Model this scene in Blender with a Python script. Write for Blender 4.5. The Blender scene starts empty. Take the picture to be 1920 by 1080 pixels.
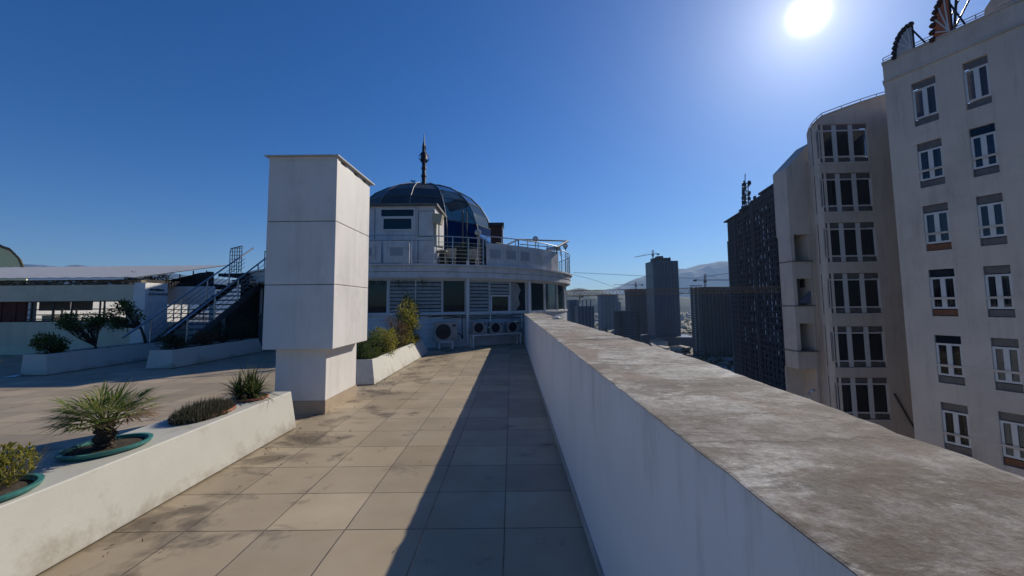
import bpy, bmesh, math, random
from mathutils import Vector, Matrix
R = math.radians
PI = math.pi
sc = bpy.context.scene
COL = sc.collection

# ------------------------------------------------------------------ camera
F_PX, PITCH, YAW, ROLL, SHIFT = 760.95, 0.0805532, 0.0019246, -0.0101018, -31.007
_f = Vector((math.sin(YAW)*math.cos(PITCH), math.cos(YAW)*math.cos(PITCH), math.sin(PITCH)))
_r0 = Vector((math.cos(YAW), -math.sin(YAW), 0)); _u0 = _r0.cross(_f)
CR = math.cos(ROLL)*_r0 + math.sin(ROLL)*_u0
CU = -math.sin(ROLL)*_r0 + math.cos(ROLL)*_u0
CAM = Vector((0, 0, 1.6))
cd = bpy.data.cameras.new('camera'); cam = bpy.data.objects.new('camera', cd); COL.objects.link(cam)
cd.sensor_fit = 'HORIZONTAL'; cd.sensor_width = 36; cd.lens = F_PX/1920*36
cd.shift_y = SHIFT/1920; cd.clip_start = .05; cd.clip_end = 60000
m = Matrix((CR, CU, -_f)).transposed().to_4x4(); m.translation = CAM
cam.matrix_world = m
sc.camera = cam

def ray(u, v):
    return _f + CR*((u-960)/F_PX) - CU*((v-540-SHIFT)/F_PX)
def at(u, v, Y):                      # the world point seen at photo position (u, v) at distance Y
    d = ray(u, v); return CAM + d*(Y/d.y)

# ------------------------------------------------------------------ light
SUN_EL, SUN_AZ = R(30.2), R(38.2)     # azimuth clockwise from +Y
sdir = Vector((math.sin(SUN_AZ)*math.cos(SUN_EL), math.cos(SUN_AZ)*math.cos(SUN_EL), math.sin(SUN_EL)))
W = bpy.data.worlds.new('World'); sc.world = W; W.use_nodes = True
nt = W.node_tree; nt.nodes.clear()
sky = nt.nodes.new('ShaderNodeTexSky'); sky.sky_type = 'NISHITA'; sky.sun_disc = False
sky.sun_elevation = SUN_EL; sky.sun_rotation = SUN_AZ
sky.air_density = 1.0; sky.dust_density = 0.25; sky.ozone_density = 3.0; sky.altitude = 60
hs = nt.nodes.new('ShaderNodeHueSaturation'); hs.inputs['Saturation'].default_value = 1.42
bg = nt.nodes.new('ShaderNodeBackground'); bg.inputs[1].default_value = 0.081
out = nt.nodes.new('ShaderNodeOutputWorld')
tn = nt.nodes.new('ShaderNodeMix'); tn.data_type = 'RGBA'; tn.blend_type = 'MULTIPLY'; tn.inputs[0].default_value = 1
tn.inputs[7].default_value = (.47, .66, .91, 1)
nt.links.new(sky.outputs[0], hs.inputs['Color']); nt.links.new(hs.outputs[0], tn.inputs[6]); nt.links.new(tn.outputs[2], bg.inputs[0])
# the sun's own bright disc and aureole, by direction
tc = nt.nodes.new('ShaderNodeTexCoord'); dp = nt.nodes.new('ShaderNodeVectorMath'); dp.operation = 'DOT_PRODUCT'
nt.links.new(tc.outputs['Generated'], dp.inputs[0])
_sd = ray(1515, 28).normalized()
dp.inputs[1].default_value = _sd
def mth(op, a, b=None):
    n = nt.nodes.new('ShaderNodeMath'); n.operation = op
    for i, v in enumerate((a, b)):
        if v is None: continue
        if isinstance(v, (int, float)): n.inputs[i].default_value = v
        else: nt.links.new(v, n.inputs[i])
    return n.outputs[0]
ang = mth('ARCCOSINE', mth('MINIMUM', dp.outputs['Value'], 0.999999))
g1 = mth('MULTIPLY', mth('POWER', 2.71828, mth('MULTIPLY', mth('POWER', mth('DIVIDE', ang, R(1.05)), 2.0), -1.0)), 5.0)
g2 = mth('MULTIPLY', mth('POWER', 2.71828, mth('DIVIDE', ang, -R(3.6))), 0.75)
g3 = mth('MULTIPLY', mth('POWER', 2.71828, mth('DIVIDE', ang, -R(14))), 0.12)
bg2 = nt.nodes.new('ShaderNodeBackground'); bg2.inputs[0].default_value = (1, .95, .98, 1)
nt.links.new(mth('ADD', mth('ADD', g1, g2), g3), bg2.inputs[1])
ad = nt.nodes.new('ShaderNodeAddShader')
nt.links.new(bg.outputs[0], ad.inputs[0]); nt.links.new(bg2.outputs[0], ad.inputs[1]); nt.links.new(ad.outputs[0], out.inputs[0])
sl = bpy.data.lights.new('sun', 'SUN'); sl.energy = 4.2; sl.angle = R(.5); sl.color = (1, .92, .78)
so = bpy.data.objects.new('sun', sl); COL.objects.link(so)
so.rotation_euler = sdir.to_track_quat('Z', 'Y').to_euler(); so.location = (60, 60, 80)
vs = sc.view_settings; vs.view_transform = 'Standard'; vs.look = 'None'; vs.gamma = 1; vs.use_curve_mapping = False
vs.exposure = 0.2
sc.cycles.use_denoising = True; sc.cycles.max_bounces = 8; sc.cycles.transparent_max_bounces = 12
sc.cycles.volume_bounces = 1; sc.cycles.sample_clamp_indirect = 8

# ------------------------------------------------------------------ materials
def newmat(name):
    mt = bpy.data.materials.new(name); mt.use_nodes = True
    n = mt.node_tree; b = n.nodes['Principled BSDF']; return mt, n, b
def ramp(n, src, stops):
    r = n.nodes.new('ShaderNodeValToRGB'); e = r.color_ramp.elements
    while len(e) < len(stops): e.new(.5)
    for i, (p, c) in enumerate(stops):
        e[i].position = p; e[i].color = (*c, 1) if len(c) == 3 else c
    n.links.new(src, r.inputs[0]); return r.outputs[0]
def noise(n, scale, detail=6, rough=.6, vec=None, dist=0):
    t = n.nodes.new('ShaderNodeTexNoise'); t.inputs['Scale'].default_value = scale
    t.inputs['Detail'].default_value = detail; t.inputs['Roughness'].default_value = rough
    t.inputs['Distortion'].default_value = dist
    if vec is not None: n.links.new(vec, t.inputs['Vector'])
    return t.outputs[0]
def pos(n, scale=(1, 1, 1), loc=(0, 0, 0), world=True):
    if world: s = n.nodes.new('ShaderNodeNewGeometry').outputs['Position']
    else: s = n.nodes.new('ShaderNodeTexCoord').outputs['Object']
    mp = n.nodes.new('ShaderNodeMapping'); mp.inputs['Scale'].default_value = scale; mp.inputs['Location'].default_value = loc
    n.links.new(s, mp.inputs['Vector']); return mp.outputs[0]
def mixc(n, fac, a, b, mode='MIX'):
    x = n.nodes.new('ShaderNodeMix'); x.data_type = 'RGBA'; x.blend_type = mode
    for idx, v in ((0, fac), (6, a), (7, b)):
        if isinstance(v, (int, float)): x.inputs[idx].default_value = v
        elif isinstance(v, tuple): x.inputs[idx].default_value = (*v, 1)
        else: n.links.new(v, x.inputs[idx])
    return x.outputs[2]
def bump(n, b, h, strength=.3, dist=.01):
    k = n.nodes.new('ShaderNodeBump'); k.inputs['Strength'].default_value = strength; k.inputs['Distance'].default_value = dist
    n.links.new(h, k.inputs['Height']); n.links.new(k.outputs[0], b.inputs['Normal'])
def basic(name, col, rough=.6, var=.25, scale=3.0, dirt=None, dirt_amt=.5, bmp=.15, bscale=40, metal=0, streak=0, spec=.4):
    """painted or plain surface with mottling, patchy dirt and run-off streaks"""
    mt, n, b = newmat(name)
    p = pos(n)
    lo = tuple(max(0, c*(1-var)) for c in col); hi = tuple(min(1, c*(1+var*.5)) for c in col)
    c = ramp(n, noise(n, scale, 8, .65, p), [(.3, lo), (.7, hi)])
    if dirt:
        f = ramp(n, noise(n, scale*.7, 9, .72, pos(n, loc=(7, 3, 5))), [(.5, (0, 0, 0)), (.72, (dirt_amt,)*3)])
        c = mixc(n, f, c, dirt)
    if streak:
        f = ramp(n, noise(n, 1, 6, .7, pos(n, (3.2, 3.2, .3))), [(.5, (0, 0, 0)), (.75, (streak,)*3)])
        c = mixc(n, f, c, tuple(x*.45 for x in col))
    n.links.new(c, b.inputs['Base Color'])
    b.inputs['Roughness'].default_value = rough; b.inputs['Metallic'].default_value = metal
    b.inputs['Specular IOR Level'].default_value = spec
    if bmp: bump(n, b, noise(n, bscale, 5, .6, p), bmp, .01)
    return mt
M = {}
M['paint'] = basic('white_paint', (.50, .485, .43), .55, .06, 2.2, (.30, .27, .22), .35, .08, 60, streak=.12)
mt, n, b = newmat('planter_paint'); M['paint'] = mt
p = pos(n)
c = ramp(n, noise(n, 1.6, 9, .65, p), [(.3, (.46, .445, .39)), (.7, (.52, .505, .45))])
zz = n.nodes.new('ShaderNodeSeparateXYZ'); n.links.new(n.nodes.new('ShaderNodeNewGeometry').outputs['Position'], zz.inputs[0])
hz_ = n.nodes.new('ShaderNodeMapRange'); hz_.inputs['From Min'].default_value = .22; hz_.inputs['From Max'].default_value = 0.0; n.links.new(zz.outputs[2], hz_.inputs['Value'])
d1 = n.nodes.new('ShaderNodeMath'); d1.operation = 'MULTIPLY_ADD'; d1.inputs[1].default_value = .20; n.links.new(hz_.outputs[0], d1.inputs[0]); n.links.new(noise(n, 3, 10, .75, p), d1.inputs[2])
c = mixc(n, ramp(n, d1.outputs[0], [(.56, (0, 0, 0)), (.78, (.7, .7, .7))]), c, (.26, .22, .16))
c = mixc(n, ramp(n, noise(n, 1, 8, .75, pos(n, (5, 5, 1.2))), [(.60, (0, 0, 0)), (.74, (.4, .4, .4))]), c, (.30, .28, .23))
c = mixc(n, ramp(n, noise(n, 6, 12, .8, pos(n, loc=(9, 3, 3))), [(.64, (0, 0, 0)), (.69, (.6, .6, .6))]), c, (.25, .23, .20))
n.links.new(c, b.inputs['Base Color']); b.inputs['Roughness'].default_value = .6; b.inputs['Specular IOR Level'].default_value = .3
bump(n, b, noise(n, 40, 6, .6, p), .12, .01)
M['paint_chimney'] = basic('chimney_paint', (.70, .665, .63), .6, .09, 1.2, (.42, .40, .37), .55, .16, 40, streak=.28)
M['wallpaint'] = basic('wall_paint', (.74, .73, .72), .6, .08, 1.3, (.34, .33, .33), .4, .12, 45, streak=.4)
M['cream'] = basic('cream_render', (.62, .56, .42), .7, .10, 1.5, (.33, .29, .20), .4, .15, 40, streak=.25)
M['yellow'] = basic('yellow_render', (.84, .82, .46), .7, .06, 2, None, 0, .1, 40)
M['siding'] = basic('siding_white', (.56, .56, .57), .5, .12, 2.5, (.20, .18, .17), .55, .06, 40, streak=.45)
M['clad'] = basic('dome_cladding', (.065, .062, .064), .4, .3, 1.2, (.06, .055, .05), .5, .1, 30)
M['seam'] = basic('seam_dark', (.10, .09, .08), .8, .3, 20)
M['steel'] = basic('steel_rail', (.38, .40, .43), .36, .15, 12, metal=.85, bmp=0)
M['steel_white'] = basic('white_metal', (.62, .63, .64), .4, .1, 8, (.3, .24, .18), .4, 0)
M['darkmetal'] = basic('dark_metal', (.035, .036, .042), .45, .3, 12, metal=.3, bmp=0)
M['iron'] = basic('spire_iron', (.03, .032, .05), .5, .3, 14, metal=.4, bmp=0)
M['brownbox'] = basic('brown_cladding', (.055, .022, .018), .6, .3, 4)
M['beige'] = basic('beige_metal', (.42, .38, .27), .5, .2, 9, (.2, .17, .12), .5, .05)
M['black'] = basic('black_plastic', (.012, .012, .014), .5, .3, 9, bmp=0)
M['fan'] = basic('fan_guard', (.03, .03, .035), .5, .3, 20, bmp=0)
M['acwhite'] = basic('condenser_white', (.31, .305, .29), .5, .1, 6, (.28, .24, .18), .5, .04)
M['soil'] = basic('soil', (.05, .038, .026), .95, .5, 14, (.12, .10, .07), .5, .8, 25)
M['teal'] = basic('teal_plastic', (.04, .19, .17), .45, .18, 8, (.10, .16, .13), .5, .03)
M['terracotta'] = basic('terracotta', (.45, .17, .10), .75, .2, 10, (.45, .33, .25), .4, .1)
M['trunk'] = basic('palm_trunk', (.075, .055, .042), .95, .5, 30, (.16, .13, .10), .5, .9, 60)
M['bark'] = basic('bark', (.06, .048, .035), .95, .4, 20, None, 0, .8, 50)
M['hotel'] = basic('hotel_render', (.55, .475, .41), .8, .10, .5, (.38, .33, .29), .75, .2, 30, streak=.45)
M['hotelband'] = basic('hotel_band', (.50, .44, .385), .8, .12, .9, (.22, .2, .18), .5, .2, 30, streak=.25)
M['frame'] = basic('window_frame_white', (.56, .555, .55), .4, .06, 6, (.4, .38, .34), .3, 0)
M['lintel'] = basic('lintel_panel', (.13, .118, .115), .5, .3, 4, bmp=0)
M['curtain'] = basic('curtain_cloth', (.48, .45, .40), .9, .2, 8, bmp=.2)
M['curtain_brown'] = basic('curtain_brown', (.20, .09, .05), .9, .3, 8, bmp=.2)
M['maroon'] = basic('maroon_curtain', (.11, .035, .025), .9, .3, 5, bmp=.3)
M['roofsheet'] = basic('roof_sheet', (.46, .46, .45), .45, .12, 3, (.26, .25, .24), .4, .05)
M['rubble'] = basic('dry_rubble', (.22, .17, .12), .95, .7, 9, (.5, .46, .38), .7, 1, 12)
M['mesh'] = basic('shade_net', (.028, .034, .032), .9, .3, 10)
M['darkwall'] = basic('dark_wall', (.055, .048, .045), .85, .4, 3, None, 0, .3, 20)
M['stepmat'] = basic('stair_concrete', (.09, .09, .092), .85, .3, 6, (.08, .08, .08), .5, .4, 30)
M['redthing'] = basic('orange_sign', (.42, .12, .05), .5, .2, 5)
M['signgrey'] = basic('sign_grey', (.38, .38, .42), .5, .2, 5)
M['conc'] = basic('tower_concrete', (.10, .08, .075), .9, .2, .05, (.08, .065, .06), .5, 0)
M['concdark'] = basic('tower_dark', (.038, .03, .03), .9, .25, .06, None, 0, 0)
M['towerblue'] = basic('tower_glass', (.028, .05, .085), .35, .3, .05, None, 0, 0)
M['towergrey'] = basic('tower_grey', (.075, .095, .13), .7, .2, .05, None, 0, 0)
M['towerrib'] = basic('tower_rib', (.16, .18, .21), .7, .2, .05, None, 0, 0)
M['redtop'] = basic('red_formwork', (.16, .06, .05), .8, .2, .1, None, 0, 0)
M['daylight_fill'] = basic('painted_daylight', (.85, .86, .88), .3, .1, .4, None, 0, 0)  # white standing in for daylight seen through open floors
M['crane'] = basic('crane_yellow', (.26, .15, .05), .6, .2, .5, None, 0, 0)
M['cranegrey'] = basic('crane_grey', (.10, .105, .11), .6, .2, .5, None, 0, 0)
M['cable'] = basic('cable', (.06, .06, .06), .6, .2, 1, None, 0, 0)
M['house'] = basic('house_wall', (.42, .40, .36), .8, .15, .1, None, 0, 0)
M['houseroof'] = basic('house_roof', (.22, .17, .15), .8, .3, .1, None, 0, 0)
M['whitebag'] = basic('white_bag', (.7, .7, .68), .5, .1, 9)
M['doll'] = basic('patio_furniture', (.34, .31, .24), .6, .3, 8)
M['bluepane'] = basic('blue_panel', (.07, .10, .16), .3, .2, 2, bmp=0)
M['signtext'] = basic('sign_lettering', (.03, .03, .035), .6, .2, 9, bmp=0)

def glassy(name, tint, trans=.5, gloss=(.8, .9, 1), rough=.04, body=None, ior=1.38):
    mt, n, b = newmat(name); n.nodes.remove(b); o = n.nodes['Material Output']
    t = n.nodes.new('ShaderNodeBsdfTransparent'); t.inputs[0].default_value = (*tint, 1)
    d = n.nodes.new('ShaderNodeBsdfDiffuse'); d.inputs[0].default_value = (*(body or tint), 1)
    g = n.nodes.new('ShaderNodeBsdfGlossy'); g.inputs[0].default_value = (*gloss, 1); g.inputs[1].default_value = rough
    m1 = n.nodes.new('ShaderNodeMixShader'); m1.inputs[0].default_value = trans
    n.links.new(d.outputs[0], m1.inputs[1]); n.links.new(t.outputs[0], m1.inputs[2])
    fr = n.nodes.new('ShaderNodeFresnel'); fr.inputs[0].default_value = ior
    bp = n.nodes.new('ShaderNodeBump'); bp.inputs['Strength'].default_value = .04; bp.inputs['Distance'].default_value = .05
    n.links.new(noise(n, .7, 2, .5, pos(n)), bp.inputs['Height'])
    n.links.new(bp.outputs[0], g.inputs['Normal'])
    m2 = n.nodes.new('ShaderNodeMixShader'); n.links.new(fr.outputs[0], m2.inputs[0])
    n.links.new(m1.outputs[0], m2.inputs[1]); n.links.new(g.outputs[0], m2.inputs[2]); n.links.new(m2.outputs[0], o.inputs[0])
    return mt
M['glass_dark'] = glassy('dark_window_glass', (.10, .11, .13), .35, body=(.016, .028, .04))
M['glass_room'] = glassy('room_window_glass', (.6, .61, .63), .85, body=(.06, .06, .065), ior=1.5)
M['glass_green'] = glassy('green_window_glass', (.2, .3, .3), .3, body=(.025, .05, .055))
M['glass_teal'] = glassy('dome_teal_glass', (.34, .50, .54), .6, gloss=(.5, .56, .58), body=(.07, .095, .105))
M['glass_blue'] = glassy('dome_blue_glass', (.02, .06, .2), .25, gloss=(.3, .36, .45), body=(.004, .016, .06))
M['globe'] = glassy('lamp_globe_glass', (.8, .8, .8), .35, body=(.55, .55, .52))

def leafmat(name, cols, trans=.25, rough=.55):
    mt, n, b = newmat(name); o = n.nodes['Material Output']
    g = n.nodes.new('ShaderNodeNewGeometry')
    k = len(cols)
    c = ramp(n, g.outputs['Random Per Island'], [(i/(k-1) if k > 1 else 0, col) for i, col in enumerate(cols)])
    n.links.new(c, b.inputs['Base Color']); b.inputs['Roughness'].default_value = rough
    b.inputs['Specular IOR Level'].default_value = .3
    t = n.nodes.new('ShaderNodeBsdfTranslucent'); n.links.new(c, t.inputs[0])
    mx = n.nodes.new('ShaderNodeMixShader'); mx.inputs[0].default_value = trans
    n.links.new(b.outputs[0], mx.inputs[1]); n.links.new(t.outputs[0], mx.inputs[2]); n.links.new(mx.outputs[0], o.inputs[0])
    return mt
M['leaf_palm'] = leafmat('palm_leaf', [(.07, .13, .025), (.14, .19, .04), (.22, .25, .07), (.32, .28, .10)], .4)
M['leaf_drypalm'] = leafmat('dry_palm_leaf', [(.24, .15, .09), (.30, .20, .12), (.16, .10, .06)], .3)
M['leaf_dark'] = leafmat('dark_leaf', [(.016, .03, .012), (.03, .05, .018), (.05, .07, .025)], .3)
M['leaf_mid'] = leafmat('mid_leaf', [(.035, .06, .018), (.07, .11, .03), (.12, .16, .04)], .35)
M['leaf_yellow'] = leafmat('yellow_leaf', [(.12, .13, .02), (.26, .24, .04), (.36, .31, .06), (.10, .12, .03)], .45)
M['leaf_brown'] = leafmat('russet_leaf', [(.10, .05, .03), (.18, .09, .05), (.10, .08, .04), (.07, .05, .03)], .35)
M['leaf_heath'] = leafmat('heather_leaf', [(.06, .06, .035), (.10, .09, .055), (.14, .12, .08), (.07, .08, .04)], .2)
M['leaf_yucca'] = leafmat('yucca_leaf', [(.04, .08, .02), (.08, .12, .03), (.16, .16, .05), (.03, .05, .02)], .3)
M['straw'] = leafmat('straw', [(.28, .22, .14), (.38, .31, .20), (.20, .15, .09)], .2)

# coping: rough stained concrete
mt, n, b = newmat('coping_concrete'); M['coping'] = mt
p = pos(n)
c = ramp(n, noise(n, 2.6, 12, .75, p, .3), [(.36, (.14, .125, .11)), (.44, (.25, .23, .21)), (.54, (.34, .32, .295)), (.62, (.50, .48, .45))])
rust = ramp(n, noise(n, 1.0, 12, .72, pos(n, (1.2, .55, 1), (4, 1, 0)), .4), [(.50, (0, 0, 0)), (.58, (.8, .8, .8))])
c = mixc(n, rust, c, (.16, .11, .08))
blk = ramp(n, noise(n, 2.2, 14, .78, pos(n, (.9, 1.3, 1), (2, 9, 0)), .5), [(.51, (0, 0, 0)), (.57, (.8, .8, .8))])
c = mixc(n, blk, c, (.10, .085, .072))
pale = ramp(n, noise(n, 7, 12, .8, pos(n, (.5, 1, 1), (8, 2, 0)), .3), [(.56, (0, 0, 0)), (.62, (.7, .7, .7))])
c = mixc(n, pale, c, (.58, .55, .50))
grit = ramp(n, noise(n, 38, 10, .8, p), [(.38, (.55, .55, .55)), (.5, (1, 1, 1)), (.62, (1.25, 1.24, 1.2))])
c = mixc(n, .85, c, grit, 'MULTIPLY')
pit = ramp(n, noise(n, 14, 12, .85, pos(n, loc=(4, 4, 1)), .4), [(.34, (.9, .9, .9)), (.42, (0, 0, 0))])
c = mixc(n, pit, c, (.06, .05, .042))
sy_ = n.nodes.new('ShaderNodeSeparateXYZ'); n.links.new(n.nodes.new('ShaderNodeNewGeometry').outputs['Position'], sy_.inputs[0])
def mm(op, a, b_, cl=False):
    k = n.nodes.new('ShaderNodeMath'); k.operation = op; k.use_clamp = cl
    for i_, v_ in enumerate((a, b_)):
        if v_ is None: continue
        if isinstance(v_, (int, float)): k.inputs[i_].default_value = v_
        else: n.links.new(v_, k.inputs[i_])
    return k.outputs[0]
yy = mm('ADD', mm('DIVIDE', sy_.outputs[1], 1.35), mm('MULTIPLY', noise(n, 2.2, 6, .7, p), .22))
fr_ = mm('FRACT', yy, None); jn = mm('SUBTRACT', 1.0, mm('DIVIDE', mm('MINIMUM', fr_, mm('SUBTRACT', 1.0, fr_)), .011), True)
jn = mm('MULTIPLY', jn, ramp(n, noise(n, 1.7, 5, .7, pos(n, loc=(1, 1, 6))), [(.42, (0, 0, 0)), (.55, (.85, .85, .85))]))
c = mixc(n, jn, c, (.06, .05, .045))
ms = mm('MULTIPLY', mm('SUBTRACT', 1.0, mm('DIVIDE', sy_.outputs[1], 2.3), True), 1.5)
ms = mm('MULTIPLY', ms, ramp(n, noise(n, 2.4, 14, .78, pos(n, loc=(3, 6, 2))), [(.40, (0, 0, 0)), (.58, (1, 1, 1))]), True)
c = mixc(n, ms, c, (.075, .05, .035))
n.links.new(c, b.inputs['Base Color']); b.inputs['Roughness'].default_value = .9
hh = n.nodes.new('ShaderNodeMath'); hh.operation = 'MULTIPLY_ADD'; hh.inputs[1].default_value = .25
n.links.new(noise(n, 70, 6, .7, p), hh.inputs[0]); n.links.new(noise(n, 7, 12, .7, p), hh.inputs[2])
bump(n, b, hh.outputs[0], .5, .02)

# parapet render: clean below, soiled drips under the coping
mt, n, b = newmat('parapet_paint'); M['parapet'] = mt
p = pos(n)
c = ramp(n, noise(n, 1.1, 8, .6, p), [(.3, (.70, .70, .69)), (.7, (.82, .82, .82))])
zz = n.nodes.new('ShaderNodeSeparateXYZ'); n.links.new(n.nodes.new('ShaderNodeNewGeometry').outputs['Position'], zz.inputs[0])
hz_ = n.nodes.new('ShaderNodeMapRange'); hz_.inputs['From Min'].default_value = .55; hz_.inputs['From Max'].default_value = 1.2; n.links.new(zz.outputs[2], hz_.inputs['Value'])
d1 = n.nodes.new('ShaderNodeMath'); d1.operation = 'MULTIPLY_ADD'; d1.inputs[1].default_value = .16; n.links.new(hz_.outputs[0], d1.inputs[0]); n.links.new(noise(n, 1, 9, .75, pos(n, (4, 4, .8))), d1.inputs[2])
f = ramp(n, d1.outputs[0], [(.63, (0, 0, 0)), (.80, (.42, .42, .42))])
c = mixc(n, f, c, (.30, .28, .26))
f = ramp(n, noise(n, 5, 10, .8, pos(n, loc=(3, 3, 3))), [(.64, (0, 0, 0)), (.70, (.5, .5, .5))])
c = mixc(n, f, c, (.35, .33, .31))
n.links.new(c, b.inputs['Base Color']); b.inputs['Roughness'].default_value = .55; b.inputs['Specular IOR Level'].default_value = .3
bump(n, b, noise(n, 35, 6, .6, p), .12, .01)

# terrace tiles
TILE, TX0, TY0 = .5728716, -.0667956, 3.0483
mt, n, b = newmat('terrace_tiles'); M['tiles'] = mt
g = n.nodes.new('ShaderNodeNewGeometry').outputs['Position']
mp = n.nodes.new('ShaderNodeMapping'); mp.inputs['Location'].default_value = (-TX0/TILE, -TY0/TILE, 0)
mp.inputs['Scale'].default_value = (1/TILE, 1/TILE, 1); n.links.new(g, mp.inputs['Vector'])
sx = n.nodes.new('ShaderNodeSeparateXYZ'); n.links.new(mp.outputs[0], sx.inputs[0])
def m2(op, a, b_=None, cl=False):
    k = n.nodes.new('ShaderNodeMath'); k.operation = op; k.use_clamp = cl
    for i, v in enumerate((a, b_)):
        if v is None: continue
        if isinstance(v, (int, float)): k.inputs[i].default_value = v
        else: n.links.new(v, k.inputs[i])
    return k.outputs[0]
wob = m2('MULTIPLY', m2('SUBTRACT', noise(n, 3, 3, .5, g), .5), .012)
def edge(v):
    fr = m2('FRACT', m2('ADD', v, wob)); return m2('MINIMUM', fr, m2('SUBTRACT', 1.0, fr))
gw = m2('ADD', .006, m2('MULTIPLY', noise(n, 2.3, 4, .6, g), .014))
ed = m2('MINIMUM', edge(sx.outputs[0]), edge(sx.outputs[1]))
joint = m2('SUBTRACT', 1.0, m2('DIVIDE', ed, gw), True)                 # 1 in the joint
fl = n.nodes.new('ShaderNodeVectorMath'); fl.operation = 'FLOOR'; n.links.new(mp.outputs[0], fl.inputs[0])
wn = n.nodes.new('ShaderNodeTexWhiteNoise'); wn.noise_dimensions = '2D'; n.links.new(fl.outputs[0], wn.inputs['Vector'])
base = ramp(n, noise(n, 1.1, 8, .6, g), [(.3, (.335, .27, .19)), (.5, (.385, .31, .215)), (.7, (.43, .355, .26))])
tv = ramp(n, wn.outputs['Value'], [(0, (.80, .79, .77)), (.45, (.95, .95, .95)), (.8, (1.04, 1.03, 1.0)), (1, (1.14, 1.13, 1.1))])
c = mixc(n, 1.0, base, tv, 'MULTIPLY')
# soiling blown along the planters: denser near X = -2.6 and in patches elsewhere
sg = n.nodes.new('ShaderNodeSeparateXYZ'); n.links.new(g, sg.inputs[0])
nearpl = m2('SUBTRACT', 1.0, m2('DIVIDE', m2('ABSOLUTE', m2('ADD', sg.outputs[0], 2.45)), 1.1), True)
dn = noise(n, 1.5, 8, .66, pos(n, (1, 1.3, 1), (1.7, 2.4, 0)), .4)
st = m2('MULTIPLY', m2('SUBTRACT', m2('ADD', dn, m2('MULTIPLY', nearpl, .11)), .595), 9, True)
st = m2('MULTIPLY', st, .78)
c = mixc(n, st, c, (.085, .062, .045))
yl = ramp(n, noise(n, .8, 5, .6, pos(n, loc=(5, 1, 0))), [(.5, (0, 0, 0)), (.75, (.35, .35, .35))])
c = mixc(n, yl, c, (.30, .235, .13))
c = mixc(n, joint, c, (.045, .035, .028))
n.links.new(c, b.inputs['Base Color'])
rr = ramp(n, noise(n, 2.5, 6, .6, g), [(.3, (.38, .38, .38)), (.7, (.62, .62, .62))]); n.links.new(rr, b.inputs['Roughness'])
b.inputs['Specular IOR Level'].default_value = .35
bump(n, b, m2('SUBTRACT', m2('MULTIPLY', noise(n, 60, 4, .6, g), .12), joint), .35, .01)

# city ground
mt, n, b = newmat('city_ground'); M['ground'] = mt
p = pos(n)
c = ramp(n, noise(n, .006, 10, .7, p), [(.35, (.05, .06, .03)), (.48, (.11, .10, .075)), (.56, (.24, .21, .16)), (.68, (.09, .09, .06))])
v = n.nodes.new('ShaderNodeTexVoronoi'); v.inputs['Scale'].default_value = .035; n.links.new(p, v.inputs['Vector'])
c = mixc(n, .35, c, v.outputs['Color'], 'MULTIPLY')
n.links.new(c, b.inputs['Base Color']); b.inputs['Roughness'].default_value = .95
mt, n, b = newmat('hill_forest'); M['hill'] = mt
c = ramp(n, noise(n, .004, 10, .7, pos(n)), [(.35, (.03, .045, .025)), (.6, (.06, .07, .04)), (.75, (.12, .11, .08))])
n.links.new(c, b.inputs['Base Color']); b.inputs['Roughness'].default_value = 1

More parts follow.
